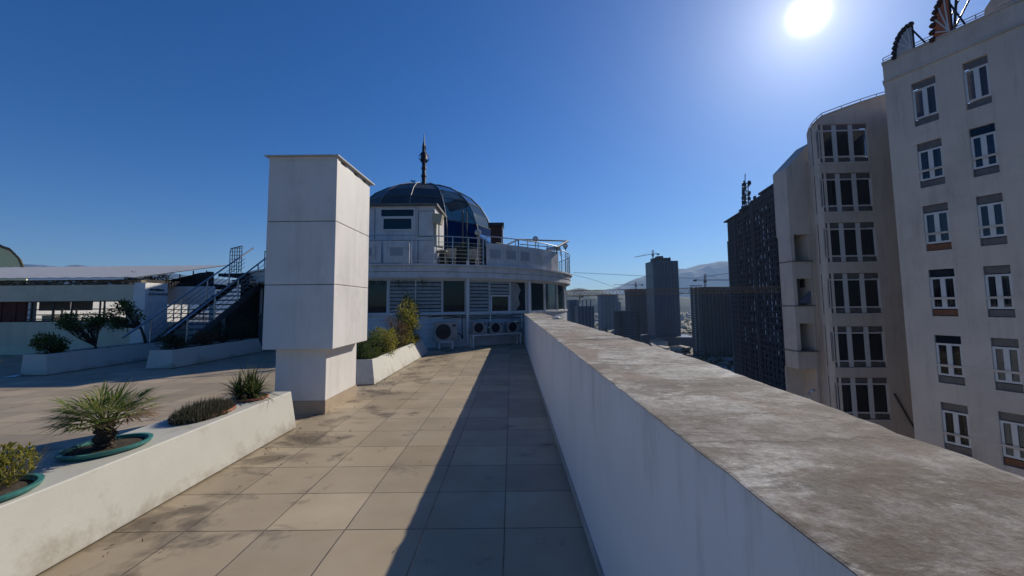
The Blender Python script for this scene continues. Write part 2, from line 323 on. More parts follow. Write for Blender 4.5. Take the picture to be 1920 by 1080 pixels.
# ------------------------------------------------------------------ mesh helpers
class MB:
    def __init__(s): s.v = []; s.f = []
    def add(s, vs, fs):
        o = len(s.v); s.v += [tuple(x) for x in vs]; s.f += [tuple(i+o for i in f) for f in fs]; return s
    def hexa(s, q):       # 8 points: bottom 4 ccw, top 4 ccw
        return s.add(q, [(3, 2, 1, 0), (4, 5, 6, 7), (0, 1, 5, 4), (1, 2, 6, 5), (2, 3, 7, 6), (3, 0, 4, 7)])
    def box(s, x0, x1, y0, y1, z0, z1):
        return s.hexa([(x0, y0, z0), (x1, y0, z0), (x1, y1, z0), (x0, y1, z0), (x0, y0, z1), (x1, y0, z1), (x1, y1, z1), (x0, y1, z1)])
    def obox(s, o, u, n, a0, a1, b0, b1, z0, z1):   # box along horizontal axes u (width) and n (depth)
        o = Vector(o); u = Vector(u); n = Vector(n)
        def P(a, b_, z): return o + u*a + n*b_ + Vector((0, 0, z))
        q = [P(a0, b0, z0), P(a1, b0, z0), P(a1, b1, z0), P(a0, b1, z0), P(a0, b0, z1), P(a1, b0, z1), P(a1, b1, z1), P(a0, b1, z1)]
        return s.hexa(q)
    def prism(s, poly, z0, z1):
        k = len(poly); vs = [(x, y, z0) for x, y in poly]+[(x, y, z1) for x, y in poly]
        fs = [tuple(range(k-1, -1, -1)), tuple(range(k, 2*k))]+[(i, (i+1) % k, (i+1) % k+k, i+k) for i in range(k)]
        return s.add(vs, fs)
    def tube(s, pts, r, seg=6, r2=None, cap=True):
        pts = [Vector(p) for p in pts]; k = len(pts); vs = []; r2 = r if r2 is None else r2
        ref = None
        for i, p in enumerate(pts):
            d = (pts[min(i+1, k-1)]-pts[max(i-1, 0)]).normalized()
            if ref is None: ref = Vector((0, 0, 1)) if abs(d.z) < .9 else Vector((1, 0, 0))
            a = d.cross(ref).normalized(); bb = a.cross(d)
            rr = r+(r2-r)*i/max(1, k-1)
            for j in range(seg):
                t = 2*PI*(j+.5)/seg; vs.append(p+a*rr*math.cos(t)+bb*rr*math.sin(t))
        fs = [(i*seg+j, i*seg+(j+1) % seg, (i+1)*seg+(j+1) % seg, (i+1)*seg+j) for i in range(k-1) for j in range(seg)]
        if cap: fs += [tuple(range(seg-1, -1, -1)), tuple(range((k-1)*seg, k*seg))]
        return s.add(vs, fs)
    def lathe(s, c, prof, seg=24):
        vs = []; fs = []; k = len(prof)
        for r, z in prof:
            for j in range(seg):
                t = 2*PI*j/seg; vs.append((c[0]+r*math.cos(t), c[1]+r*math.sin(t), c[2]+z))
        for i in range(k-1):
            for j in range(seg): fs.append((i*seg+j, i*seg+(j+1) % seg, (i+1)*seg+(j+1) % seg, (i+1)*seg+j))
        fs += [tuple(range(seg-1, -1, -1)), tuple(range((k-1)*seg, k*seg))]
        return s.add(vs, fs)
    def sphere(s, c, r, seg=16, sq=1):
        return s.lathe(c, [(r*math.sin(PI*i/10)+1e-4, -r*sq*math.cos(PI*i/10)) for i in range(11)], seg)
    def build(s, name, mat, parent=None, bevel=0, smooth=False, loc=None):
        me = bpy.data.meshes.new(name)
        off = Vector(loc) if loc is not None else Vector((0, 0, 0))
        if parent is not None and loc is None: off = getoff(parent)
        me.from_pydata([tuple(Vector(v)-off) for v in s.v], [], s.f); me.update()
        bm = bmesh.new(); bm.from_mesh(me); bmesh.ops.recalc_face_normals(bm, faces=bm.faces) if len(s.f) < 20000 and recalc[0] else None
        bm.to_mesh(me); bm.free()
        me.materials.append(M[mat] if isinstance(mat, str) else mat)
        o = bpy.data.objects.new(name, me); COL.objects.link(o)
        if parent is not None: o.parent = parent
        else: o.location = off
        if smooth:
            for pl in me.polygons: pl.use_smooth = True
        if bevel:
            bv = o.modifiers.new('bevel', 'BEVEL'); bv.width = bevel; bv.segments = 2; bv.limit_method = 'ANGLE'; bv.angle_limit = R(40)
        return o
recalc = [True]
OFF = {}
def getoff(o):
    while o.parent is not None: o = o.parent
    return OFF.get(o.name, Vector((0, 0, 0)))
def tag(o, label=None, cat=None, group=None, kind=None):
    if label: o['label'] = label
    if cat: o['category'] = cat
    if group: o['group'] = group
    if kind: o['kind'] = kind
    return o
def thing(name, label, cat, loc=(0, 0, 0), group=None):
    o = bpy.data.objects.new(name, None); COL.objects.link(o); o.location = loc; o.empty_display_size = .2
    OFF[o.name] = Vector(loc); return tag(o, label, cat, group)
def copy_tree(o, parent=None):
    c = o.copy(); COL.objects.link(c); c.parent = parent
    if parent is None: OFF[c.name] = OFF.get(o.name, Vector((0, 0, 0)))
    for ch in list(o.children): copy_tree(ch, c)
    return c
def wall_holes(mb, o, u, nrm, Wd, z0, z1, holes, depth=.18):
    """wall sheet with real openings and reveals; nrm points outwards, holes are (a0,a1,za,zb)"""
    o = Vector(o); u = Vector(u).normalized(); nn = Vector(nrm).normalized()
    xs = sorted({0, Wd, *[h[0] for h in holes], *[h[1] for h in holes]}); zs = sorted({z0, z1, *[h[2] for h in holes], *[h[3] for h in holes]})
    def P(a, z, d=0): return o+u*a+Vector((0, 0, z))-nn*d
    for i in range(len(xs)-1):
        for j in range(len(zs)-1):
            cx, cz = (xs[i]+xs[i+1])/2, (zs[j]+zs[j+1])/2
            if any(h[0] < cx < h[1] and h[2] < cz < h[3] for h in holes): continue
            mb.add([P(xs[i], zs[j]), P(xs[i+1], zs[j]), P(xs[i+1], zs[j+1]), P(xs[i], zs[j+1])], [(0, 1, 2, 3)])
    for a0, a1, za, zb in holes:
        for (p, q) in (((a0, za), (a1, za)), ((a1, za), (a1, zb)), ((a1, zb), (a0, zb)), ((a0, zb), (a0, za))):
            mb.add([P(*p), P(*q), P(*q, depth), P(*p, depth)], [(0, 1, 2, 3)])

# ------------------------------------------------------------------ setting
g = MB(); S = 26000
g.add([(-S, -S, -60), (S, -S, -60), (S, S, -60), (-S, S, -60)], [(0, 1, 2, 3)])
tag(g.build('ground', 'ground'), kind='structure')
fl = MB().box(-30, .51, -8, 34, -59.9, 0); tag(fl.build('terrace_floor', 'tiles'), kind='structure')

def hill(name, prof, Y0, Y1, seed):
    """range of hills: skyline given as (X, height) at Y0, falling away to the ground in front and behind"""
    rng = random.Random(seed); mb = MB(); N = 90
    xs = [prof[0][0]+(prof[-1][0]-prof[0][0])*i/N for i in range(N+1)]
    def h(x):
        for (xa, ha), (xb, hb) in zip(prof, prof[1:]):
            if xa <= x <= xb:
                t = (x-xa)/(xb-xa); t = t*t*(3-2*t)*.5+t*.5; return ha+(hb-ha)*t
        return prof[-1][1]
    rows = 14; D = Y1-Y0; jit = [rng.uniform(-1, 1) for _ in range(4000)]
    for r in range(rows+1):
        t = r/rows; w = math.sin(PI*t)**.8
        for i, x in enumerate(xs):
            hh = h(x)
            z = -62+(hh+62)*w*(1+.05*jit[(i//2*7+r*3) % 4000]*(1 if 0 < r < rows else 0)) if r != rows//2 else hh*(1+.012*jit[i*5])
            mb.v.append((x, Y0+D*t, z))
    for r in range(rows):
        for i in range(N): a = r*(N+1)+i; mb.f.append((a, a+1, a+N+2, a+N+1))
    recalc[0] = False; o = mb.build(name, 'hill', smooth=False); recalc[0] = True
    return tag(o, kind='structure')
def sk(pts, Y): return [(at(u, v, Y).x, at(u, v, Y).z) for u, v in pts]
hill('mountains', sk([(700, 560), (960, 556), (1090, 552), (1150, 541), (1200, 520), (1235, 508), (1290, 503), (1310, 497), (1340, 493), (1380, 492), (1450, 500), (1600, 520), (1900, 540)], 9000), 7600, 10400, 1)
hill('hills', sk([(850, 570), (1060, 545), (1085, 540), (1115, 545), (1170, 556), (1215, 552), (1270, 556), (1300, 558), (1400, 552), (1700, 560)], 3200), 2600, 3800, 2)
hill('far_hills', sk([(-700, 540), (-300, 520), (0, 505), (50, 498), (90, 499), (120, 502), (155, 499), (185, 502), (260, 509), (500, 530), (700, 560)], 7000), 6200, 7800, 3)

# ------------------------------------------------------------------ parapet wall
pw = thing('parapet_wall', 'long thick white parapet wall with stained concrete top running along the right of the terrace', 'wall', (.51, 5, 0))
inner = .51
ys = [-4, .4, 3.0, 17.4]; xo = [1.08, 1.09, 1.30, 1.30]
mb = MB()
poly = [(inner, ys[0])]+[(x, y) for x, y in zip(xo, ys)]+[(inner, ys[-1])]
mb.prism(poly, -59.8, 1.1955); mb.build('wall', 'parapet', pw)
rng = random.Random(4)
mb = MB(); N = 240
rows = []
for i in range(N+1):
    y = -4+21.4*i/N
    xx = xo[0] if y < .4 else (xo[1]+(xo[2]-xo[1])*(y-.4)/2.6 if y < 3 else 1.3)
    j1, j2 = rng.uniform(-.004, .004), rng.uniform(-.008, .008)
    if rng.random() < .04: j1 += .02
    if rng.random() < .05: j2 -= .025
    rows.append([(inner-.006+j1, y, 1.196), (inner-.006+j1, y, 1.1985), (inner+.001+j1, y, 1.2), (xx-.008+j2, y, 1.2+j1), (xx+.02+j2, y, 1.1985), (xx+.02+j2, y, 1.196)])
for r in rows: mb.v += r
for i in range(N):
    for k in range(5): a = i*6+k; mb.f.append((a, a+1, a+7, a+6))
mb.f += [tuple(range(6)), tuple(range(N*6+5, N*6-1, -1))]
mb.build('coping', 'coping', pw)
MB().box(inner-.012, inner, -4, 17.1, .002, .07).build('skirting', basic('skirt_cement', (.42, .41, .39), .9, .25, 4, (.2, .18, .16), .5, .2, 30, spec=.1), pw)
q = at(1074, 604, 11.0)
mb = MB().sphere((1.22, 10.9, 1.225), .085, 12, .4); mb.sphere((1.16, 11.02, 1.22), .06, 10, .4)
tag(mb.build('plastic_bag', 'whitebag', smooth=True, loc=(1.22, 10.9, 1.2)), 'small crumpled white bag lying on the parapet top near the domed building', 'bag')

# ------------------------------------------------------------------ chimney shaft
ch = thing('chimney_shaft', 'tall square white ventilation shaft with thin metal roof standing beside the planters', 'chimney', (-3.1, 6.7, 0))
MB().box(-3.57, -2.79, 6.19, 7.42, 0, .19).build('skirting', basic('skirting_tile', (.40, .31, .22), .5, .15, 5, (.2, .15, .1), .4), ch)
MB().box(-3.56, -2.80, 6.2, 7.40, .19, .97).build('foot', 'paint_chimney', ch, .008)
for k, (a, z) in enumerate(((.975, 1.915), (1.925, 2.865), (2.875, 3.80))):
    MB().box(-3.65, -2.62, 6.0, 7.42, a, z).build('panel', 'paint_chimney', ch, .006)
for z in (1.92, 2.87): MB().box(-3.643, -2.627, 6.007, 7.413, z-.0055, z+.0055).build('seam', 'seam', ch)
mb = MB()
mb.box(-3.60, -2.66, 6.03, 7.38, 3.80, 3.86)
mb.build('vent_gap', 'black', ch)
for y0, y1 in ((6.032, 6.14), (6.36, 6.66), (6.86, 7.08), (7.22, 7.42)): MB().box(-2.66, -2.625, y0, y1, 3.80, 3.86).build('vent_block', 'paint_chimney', ch)
MB().box(-3.65, -2.62, 6.0, 6.03, 3.80, 3.862).build('vent_frame', 'paint_chimney', ch)
mb = MB().hexa([(-3.70, 5.95, 3.862), (-2.585, 5.95, 3.862), (-2.56, 7.52, 3.862), (-3.70, 7.5, 3.862), (-3.70, 5.95, 3.876), (-2.585, 5.95, 3.876), (-2.56, 7.52, 3.885), (-3.70, 7.5, 3.885)])
mb.build('roof', 'roofsheet', ch)

# ------------------------------------------------------------------ planters
def planter(base, top, z, label, mat='paint', fill='soil', inset=.05, fz=None):
    (bx0, bx1, by0, by1), (tx0, tx1, ty0, ty1) = base, top
    t = thing('planter', label, 'planter', ((bx0+bx1)/2, (by0+by1)/2, 0), 'long white planters on the terrace')
    mb = MB(); i = inset
    o = [(bx0, by0, .012), (bx1, by0, .012), (bx1, by1, .012), (bx0, by1, .012)]
    u = [(tx0, ty0, z), (tx1[0] if isinstance(tx1, tuple) else tx1, ty0, z), (tx1[1] if isinstance(tx1, tuple) else tx1, ty1, z), (tx0, ty1, z)]
    if fill:
        inn = [(u[0][0]+i, u[0][1]+i, z), (u[1][0]-i, u[1][1]+i, z), (u[2][0]-i, u[2][1]-i, z), (u[3][0]+i, u[3][1]-i, z)]
        dn = [(x, y, z-.2) for x, y, _ in inn]
        mb.add(o+u+inn+dn, [(3, 2, 1, 0)]+[(k, (k+1) % 4, (k+1) % 4+4, k+4) for k in range(4)]+[(k+4, (k+1) % 4+4, (k+1) % 4+8, k+8) for k in range(4)]+[(k+8, (k+1) % 4+8, (k+1) % 4+12, k+12) for k in range(4)])
        mb.build('trough', mat, t, .008)
        rg = random.Random(z*100+by0); sb = MB(); nx, ny = 6, int((ty1-ty0)/.12)
        for a in range(nx+1):
            for c_ in range(ny+1):
                sb.v.append((inn[0][0]+(inn[2][0]-inn[0][0])*a/nx, inn[0][1]+(inn[2][1]-inn[0][1])*c_/ny, z-.05+rg.uniform(-.02, .035)))
        for a in range(nx):
            for c_ in range(ny): k = a*(ny+1)+c_; sb.f.append((k, k+ny+1, k+ny+2, k+1))
        sb.build('soil', fill, t)
    else:
        mb.hexa(o+u); mb.build('trough', mat, t, .01)
    MB().box(bx0+.03, bx1-.03, by0+.03, by1-.03, .001, .012).build('base_gap', 'black', t)
    return t
planter((-3.60, -2.85, -1.5, 5.5), (-3.50, -2.93, -1.5, 5.49), .48, 'long white planter with a flat closed top holding sunk pots, nearest to the camera', fill=None)
planter((-3.55, -2.78, 8.35, 13.75), (-3.5, -2.97, 8.75, 13.5), .46, 'white planter full of yellow and russet bushes between the ventilation shaft and the air conditioners')
planter((-11.83, -11.2, 9.93, 14.0), (-11.9, -11.33, 10.02, 13.9), .5, 'white planter with three small trees in front of the cream wall')
planter((-9.6, -8.9, 10.8, 14.7), (-9.62, -9.02, 10.92, 14.6), .48, 'white planter with low dark shrubs at the foot of the staircase')

# ------------------------------------------------------------------ plants
def leaf(mb, p, d, L, w, rng, fold=.25):
    d = d.normalized(); s = d.cross(Vector((rng.uniform(-1, 1), rng.uniform(-1, 1), rng.uniform(.2, 1)))).normalized()
    nn = s.cross(d); mid = p+d*L*.5
    mb.add([p, mid+s*w*.5+nn*w*fold, p+d*L, mid-s*w*.5+nn*w*fold], [(0, 1, 2), (0, 2, 3)])
def rvec(rng):
    while 1:
        v = Vector((rng.uniform(-1, 1), rng.uniform(-1, 1), rng.uniform(-1, 1)))
        if .05 < v.length < 1: return v
def bush(name, label, cat, base, c, rad, nl, leafmat_, seed, L=.05, w=.022, clumps=16, clr=.35, stems=6, trunk=None, group=None, up=.4, sr=.012):
    """base = foot of the plant, c = crown centre, rad = crown half-sizes"""
    rng = random.Random(seed); t = thing(name, label, cat, base, group)
    base = Vector(base); c = Vector(c); lf = MB(); st = MB(); cs = []
    for _ in range(clumps):
        v = rvec(rng); v = v.normalized()*(v.length**.4)
        cs.append(c+Vector((v.x*rad[0], v.y*rad[1], v.z*rad[2])))
    fork = Vector(trunk) if trunk else base+Vector((0, 0, .04))
    if trunk: st.tube([base, base.lerp(fork, .5)+Vector((.015, 0, 0)), fork], sr*2.2, 7, sr*1.5)
    for k, q in enumerate(cs):
        if k % max(1, clumps//(stems*3)) == 0:
            md = fork.lerp(q, .5)+rvec(rng)*.12*(q-fork).length
            st.tube([fork, md, q], sr, 5, sr*.3)
            for _ in range(3): st.tube([md, md.lerp(q, .5)+rvec(rng)*.1, q+rvec(rng)*clr*min(rad)], sr*.4, 4, sr*.15)
    rr = min(rad)*clr
    for _ in range(nl):
        q = rng.choice(cs); v = rvec(rng); p = q+v*rr*(1+rng.random())
        d = rvec(rng)+v*.8+Vector((0, 0, up)); leaf(lf, p, d, L*rng.uniform(.6, 1.3), w*rng.uniform(.7, 1.3), rng)
    recalc[0] = False; lf.build('foliage', leafmat_, t); recalc[0] = True
    st.build('stems', 'bark', t, smooth=True); return t
def blades(mb, rng, p, n, H, spread, w, droop=.4):
    for _ in range(n):
        a = rng.uniform(0, 2*PI); e = rng.uniform(0, spread); h = H*rng.uniform(.5, 1.1)
        d = Vector((math.cos(a)*math.sin(e), math.sin(a)*math.sin(e), math.cos(e))); s = Vector((-math.sin(a), math.cos(a), 0))
        q0 = p+rvec(rng)*.02; q1 = q0+d*h*.5; q2 = q0+d*h+Vector((0, 0, -droop*h*e))
        mb.add([q0-s*w*.5, q0+s*w*.5, q1+s*w*.4, q1-s*w*.4, q2], [(0, 1, 2, 3), (3, 2, 4)])
def clumpgrass(name, label, cat, base, n, H, spread, w, mt_, seed, spots=1, area=(.1, .1), group=None, droop=.4):
    rng = random.Random(seed); t = thing(name, label, cat, base, group); mb = MB()
    for _ in range(spots):
        p = Vector(base)+Vector((rng.uniform(-1, 1)*area[0], rng.uniform(-1, 1)*area[1], 0)); blades(mb, rng, p, n, H, spread, w, droop)
    recalc[0] = False; mb.build('leaves', mt_, t); recalc[0] = True; return t

def pot(loc, r, mat, label, tilt=0, h=.042):
    t = thing('plant_pot', label, 'pot', loc, 'round pots sunk in the planter top')
    mb = MB().lathe((0, 0, 0), [(r*.86, .003), (r*.96, .012), (r, h*.7), (r, h), (r*.9, h), (r*.88, h*.6), (r*.84, .02)], 36)
    mb.f = [f for f in mb.f if len(f) == 4]
    o = mb.build('rim', mat, t, loc=(0, 0, 0), smooth=False); o.parent = t
    sb = MB().lathe((0, 0, 0), [(.01, .018), (r*.4, .022), (r*.85, .015)], 24); sb.f = [f for f in sb.f if len(f) == 4 or f[0] == 23]
    o = sb.build('soil', 'soil', t, loc=(0, 0, 0))
    return t
def stretch(t, ang_, k):
    t.rotation_euler = (0, 0, ang_); t.scale = (k, 1, 1)
p1 = pot((-3.235, 3.34, .48), .235, 'teal', 'teal plastic pot holding the fan palm'); stretch(p1, R(75), 1.25)
p2 = pot((-3.18, 2.50, .48), .235, 'teal', 'teal plastic pot with yellow green weeds at the left edge of the photo'); stretch(p2, R(80), 1.2)
p3 = pot((-3.21, 4.33, .48), .20, 'terracotta', 'worn terracotta pot filled with grey brown heather', h=.035); stretch(p3, R(80), 1.7)
p4 = pot((-3.17, 5.05, .48), .17, 'terracotta', 'broken terracotta pot holding the spiky yucca', h=.035); stretch(p4, R(80), 1.15)

# fan palm
pt = thing('fan_palm', 'small fan palm with stubby trunk and spreading green fronds in a teal pot', 'palm', (-3.24, 3.32, .5))
rng = random.Random(11); base = Vector((-3.24, 3.32, .495)); top = base+Vector((.0, 0, .2))
mb = MB()
for k in range(9):
    z = k/8
    mb.lathe((base.x+.008*math.sin(k*2), base.y+.006*math.cos(k*3), base.z+.2*z), [(.066-.012*z+.012*math.sin(k*5), 0), (.074-.01*z, .012), (.058-.008*z, .028)], 9)
for k in range(26):
    a = rng.uniform(0, 2*PI); z = rng.uniform(.02, .2); q = base+Vector((math.cos(a)*.045, math.sin(a)*.045, z))
    mb.tube([q, q+Vector((math.cos(a)*.035, math.sin(a)*.035, .035))], .008, 4, .003)
mb.build('trunk', 'trunk', pt)
pet = MB(); fr = MB(); dr = MB()
NF = 46
for k in range(NF):
    a = k*2.399+rng.uniform(-.2, .2); e = R(14+70*((k+.5)/NF)**.75)+rng.uniform(-.1, .1)
    dry = k > NF*.6 and math.cos(a-.3) > .2 and rng.random() < .8
    d = Vector((math.cos(a)*math.sin(e), math.sin(a)*math.sin(e), math.cos(e)*.62)).normalized()
    L1 = rng.uniform(.12, .22)*(1.15 if k > 8 else .8); hub = top+d*L1
    pet.tube([top+Vector((0, 0, -.02)), top+d*L1*.6+Vector((0, 0, .01)), hub], .005, 4, .003)
    s = d.cross(Vector((0, 0, 1))).normalized(); tgt = dr if dry else fr
    nl = 15
    for j in range(nl):
        ph = (j/(nl-1)-.5)*R(165); dd = (d*math.cos(ph)+s*math.sin(ph)).normalized(); ll = rng.uniform(.18, .28)*(1-.25*abs(ph)/1.5)
        nn = dd.cross(s if abs(ph) < .8 else d).normalized(); wv = dd.cross(Vector((0, 0, 1))).normalized()*.0075
        q1 = hub+dd*ll*.55; q2 = hub+dd*ll+Vector((rng.uniform(-.01, .01), rng.uniform(-.01, .01), -.01-.035*rng.random()))
        tgt.add([hub, q1-wv, q1+wv, q2], [(0, 1, 2), (1, 3, 2)])
recalc[0] = False
fr.build('fronds', 'leaf_palm', pt); dr.build('dry_fronds', 'leaf_drypalm', pt); recalc[0] = True
pet.build('petioles', 'leaf_palm', pt)
# yucca
yt = thing('yucca', 'spiky green yucca clump growing from a broken pot near the shaft', 'plant', (-3.2, 5.02, .5))
rng = random.Random(5); mb = MB()
for cx, cy, hh in ((-3.2, 5.02, .05), (-3.28, 4.98, .03), (-3.14, 5.08, .04), (-3.24, 5.1, .09), (-3.32, 5.05, .01), (-3.12, 4.99, .02)):
    blades(mb, rng, Vector((cx, cy, .5+hh)), 60, .36, 1.5, .017, .2)
recalc[0] = False; mb.build('leaves', 'leaf_yucca', yt); recalc[0] = True
mb = MB()
for cx, cy in ((-3.2, 5.02), (-3.28, 4.98), (-3.14, 5.08)): mb.tube([(cx, cy, .49), (cx, cy, .6)], .02, 6, .012)
mb.build('stems', 'bark', yt)
# heather
ht = thing('heather', 'low grey brown heather mound in the middle of the near planter', 'plant', (-3.21, 4.3, .49))
rng = random.Random(6); mb = MB()
for _ in range(1300):
    a = rng.uniform(0, 2*PI); r_ = math.sqrt(rng.random()); x = -3.21+math.cos(a)*r_*.20; y = 4.33+math.sin(a)*r_*.36
    hh = (.17*(1-.5*r_*r_))*rng.uniform(.6, 1.15)
    blades(mb, rng, Vector((x, y, .49)), 5, hh, .55, .006, .1)
recalc[0] = False; mb.build('sprigs', 'leaf_heath', ht); recalc[0] = True
# left edge weeds
wt = thing('weeds', 'yellow green weeds with dry stalks in the leftmost teal pot', 'plant', (-3.2, 2.42, .49))
rng = random.Random(8); mb = MB(); sb = MB()
for _ in range(900):
    v = rvec(rng); p = Vector((-3.19+v.x*.15, 2.62+v.y*.17, .62+v.z*.13)); leaf(mb, p, rvec(rng)+Vector((0, 0, .7)), .035, .014, rng)
for _ in range(60):
    a = rng.uniform(0, 2*PI); p = Vector((-3.21+math.cos(a)*.08, 2.58+math.sin(a)*.1, .49)); e = rng.uniform(.1, 1.0); L_ = rng.uniform(.12, .32)
    q = p+Vector((math.cos(a)*math.sin(e), math.sin(a)*math.sin(e), math.cos(e)))*L_
    sb.tube([p, p.lerp(q, .5)+rvec(rng)*.015, q], .0016, 3, .0008)
recalc[0] = False; mb.build('leaves', 'leaf_yellow', wt); recalc[0] = True; sb.build('stalks', 'straw', wt)
st = thing('dry_stalks', 'pale dry branching stalks between the two teal pots', 'dead plant', (-3.3, 2.85, .49))
sb = MB()
for _ in range(16):
    p = Vector((-3.33+rng.uniform(-.06, .06), 2.86+rng.uniform(-.1, .1), .485)); d = Vector((rng.uniform(-.4, .5), rng.uniform(-.8, .8), rng.uniform(.15, .8))).normalized()*rng.uniform(.14, .3)
    q = p+d; sb.tube([p, p.lerp(q, .5)+rvec(rng)*.02, q], .002, 4, .001)
    for _ in range(3): r_ = p.lerp(q, rng.uniform(.4, .9)); sb.tube([r_, r_+rvec(rng)*.07], .0012, 3, .0006)
sb.build('stalks', 'straw', st)

# planter behind the shaft
G2 = 'bushes in the planter behind the shaft'
bush('bush', 'tall yellow green bush at the far end of the planter behind the shaft', 'bush', (-3.2, 12.4, .42), (-3.2, 12.4, 1.05), (.26, .5, .6), 2300, 'leaf_yellow', 21, .065, .025, 34, .42, 12, group=G2)
bush('bush', 'thin dark twiggy shrub rising above the tall yellow bush', 'bush', (-3.35, 12.9, .42), (-3.3, 12.9, 1.45), (.35, .5, .45), 700, 'leaf_dark', 22, .08, .03, 20, .3, 8, group=G2)
bush('bush', 'russet brown bush in the middle of the planter behind the shaft', 'bush', (-3.22, 11.1, .42), (-3.22, 11.1, .85), (.28, .75, .42), 2000, 'leaf_brown', 23, .05, .014, 30, .35, 8, group=G2)
bush('bush', 'short yellow leaved bush beside the russet one', 'bush', (-3.2, 10.1, .42), (-3.18, 10.1, .68), (.3, .5, .28), 2000, 'leaf_yellow', 24, .06, .025, 18, .35, 6, group=G2)
bush('bush', 'dull green bush close behind the shaft', 'bush', (-3.3, 9.4, .42), (-3.28, 9.4, .68), (.28, .5, .32), 1800, 'leaf_mid', 25, .06, .022, 18, .35, 6, group=G2)
clumpgrass('grass_tuft', 'bright green grass tuft at the near end of the planter behind the shaft', 'grass', (-3.22, 9.15, .42), 60, .28, .9, .008, 'leaf_mid', 26, 14, (.22, .35))
clumpgrass('grass_tuft', 'orange brown grass at the far right end of the planter behind the shaft', 'grass', (-3.1, 13.1, .42), 50, .3, .9, .012, 'leaf_brown', 27, 8, (.12, .3))
bush('bush', 'golden low bush at the far corner of the planter behind the shaft', 'bush', (-3.1, 12.2, .42), (-3.06, 12.2, .62), (.16, .6, .16), 900, 'leaf_yellow', 28, .06, .025, 14, .5, 4, group=G2)
rng = random.Random(91); mb = MB()
for _ in range(150):
    y = rng.uniform(1.8, 13) if rng.random() < .6 else rng.uniform(4.5, 8.5); x = -2.80+abs(rng.gauss(0, .28)) if rng.random() < .75 else rng.uniform(-2.7, .4)
    if x > .45: continue
    leaf(mb, Vector((x, y, .008)), Vector((rng.uniform(-1, 1), rng.uniform(-1, 1), .15)), rng.uniform(.02, .05), rng.uniform(.008, .018), rng)
recalc[0] = False; tag(mb.build('fallen_leaves', 'leaf_brown'), 'small dry leaves scattered on the tiles along the planters', 'leaves', kind='stuff'); recalc[0] = True
# three small trees at left
G3 = 'small trees in the planter by the cream wall'
def crown_at(u, v, Y): return at(u, v, Y)
a_ = at(95, 640, 10.4)
bush('small_tree', 'low dense round shrub, leftmost in the planter by the cream wall', 'shrub', (-11.6, 10.4, .42), (a_.x, 10.4, .72), (.24, .24, .2), 1300, 'leaf_mid', 31, .07, .035, 16, .4, 6, group=G3)
a_ = at(152, 612, 11.5)
bush('small_tree', 'broad umbrella shaped small tree with many stems, second in the planter by the cream wall', 'tree', (-11.65, 11.5, .42), (a_.x, 11.5, a_.z+.12), (.5, .4, .17), 2000, 'leaf_mid', 32, .07, .03, 26, .5, 9, trunk=(-11.65, 11.5, .55), group=G3, sr=.018)
a_ = at(228, 600, 13.2)
bush('small_tree', 'slender small tree with a leaning trunk against the white pillar', 'tree', (-11.75, 13.2, .42), (a_.x, 13.2, a_.z+.05), (.36, .35, .4), 900, 'leaf_mid', 33, .1, .05, 16, .35, 7, trunk=(-11.95, 13.2, .95), group=G3, sr=.022)
G4 = 'dark shrubs in the planter by the staircase'
for i, (y, h_, m_, lb) in enumerate(((11.5, .3, 'leaf_dark', 'small dark shrub at the near end of the staircase planter'), (12.4, .32, 'leaf_brown', 'brownish dark shrub second in the staircase planter'), (13.3, .45, 'leaf_dark', 'taller dark shrub third in the staircase planter'), (14.2, .5, 'leaf_dark', 'dark shrub at the far end of the staircase planter'))):
    bush('bush', lb, 'bush', (-9.35, y, .42), (-9.35, y, .42+h_*.7), (.3, .5, h_*.6), 900, m_, 40+i, .07, .025, 14, .4, 5, group=G4)

# ------------------------------------------------------------------ domed building
CX, CY, RW, RC = -5.05, 23.2, 8.1, 8.45
def pol(th, r, z=0): return Vector((CX+r*math.sin(th), CY-r*math.cos(th), z))
def ring_th(u, v, r):                 # the angle on the ring wall seen at photo position (u, v)
    d = ray(u, v); A = d.x*d.x+d.y*d.y; B = -2*(CX*d.x+CY*d.y); C_ = CX*CX+CY*CY-r*r
    D = B*B-4*A*C_; t = (-B-math.sqrt(max(0, D)))/2/A; p = CAM+d*t
    return math.atan2(p.x-CX, CY-p.y)
def band(mb, t0, t1, r0, r1, z0, z1, seg=None):   # solid curved strip between radii r0 (inside) and r1
    n_ = seg or max(1, int(abs(t1-t0)/R(4)))
    for i in range(n_+1):
        t = t0+(t1-t0)*i/n_
        mb.v += [tuple(pol(t, r0, z0)), tuple(pol(t, r1, z0)), tuple(pol(t, r1, z1)), tuple(pol(t, r0, z1))]
    o = len(mb.v)-4*(n_+1)
    for i in range(n_):
        a = o+4*i
        for k in range(4): mb.f.append((a+k, a+(k+1) % 4, a+4+(k+1) % 4, a+4+k))
    mb.f += [(o, o+3, o+2, o+1), (o+4*n_, o+4*n_+1, o+4*n_+2, o+4*n_+3)]
    return mb
db = thing('domed_building', 'round white building with a dark faceted glass dome and spire beyond the terrace', 'building', (CX, CY, 0))
mb = MB()
for i in range(7): band(mb, R(-120), R(120), RW-.2, RW+.004*(i % 2), .002+i*.175, .002+(i+1)*.175-.006)
mb.build('lower_wall', 'siding', db)
band(MB(), R(-120), R(120), RW-.25, RW-.02, 0.001, 1.2).build('wall_backing', 'seam', db)
band(MB(), R(-120), R(120), RW-.15, RW+.06, 1.225, 1.29).build('sill', 'siding', db)
mb = MB()
band(mb, R(-150), R(150), RW-.3, RC-.12, 2.62, 2.84); band(mb, R(-150), R(150), RW-.3, RC-.09, 2.85, 3.06)
band(mb, R(-150), R(150), RW-.3, RC, 3.06, 3.13); band(mb, R(-150), R(150), RW-.3, RW+.1, 2.56, 2.62)
mb.build('cornice', 'siding', db)
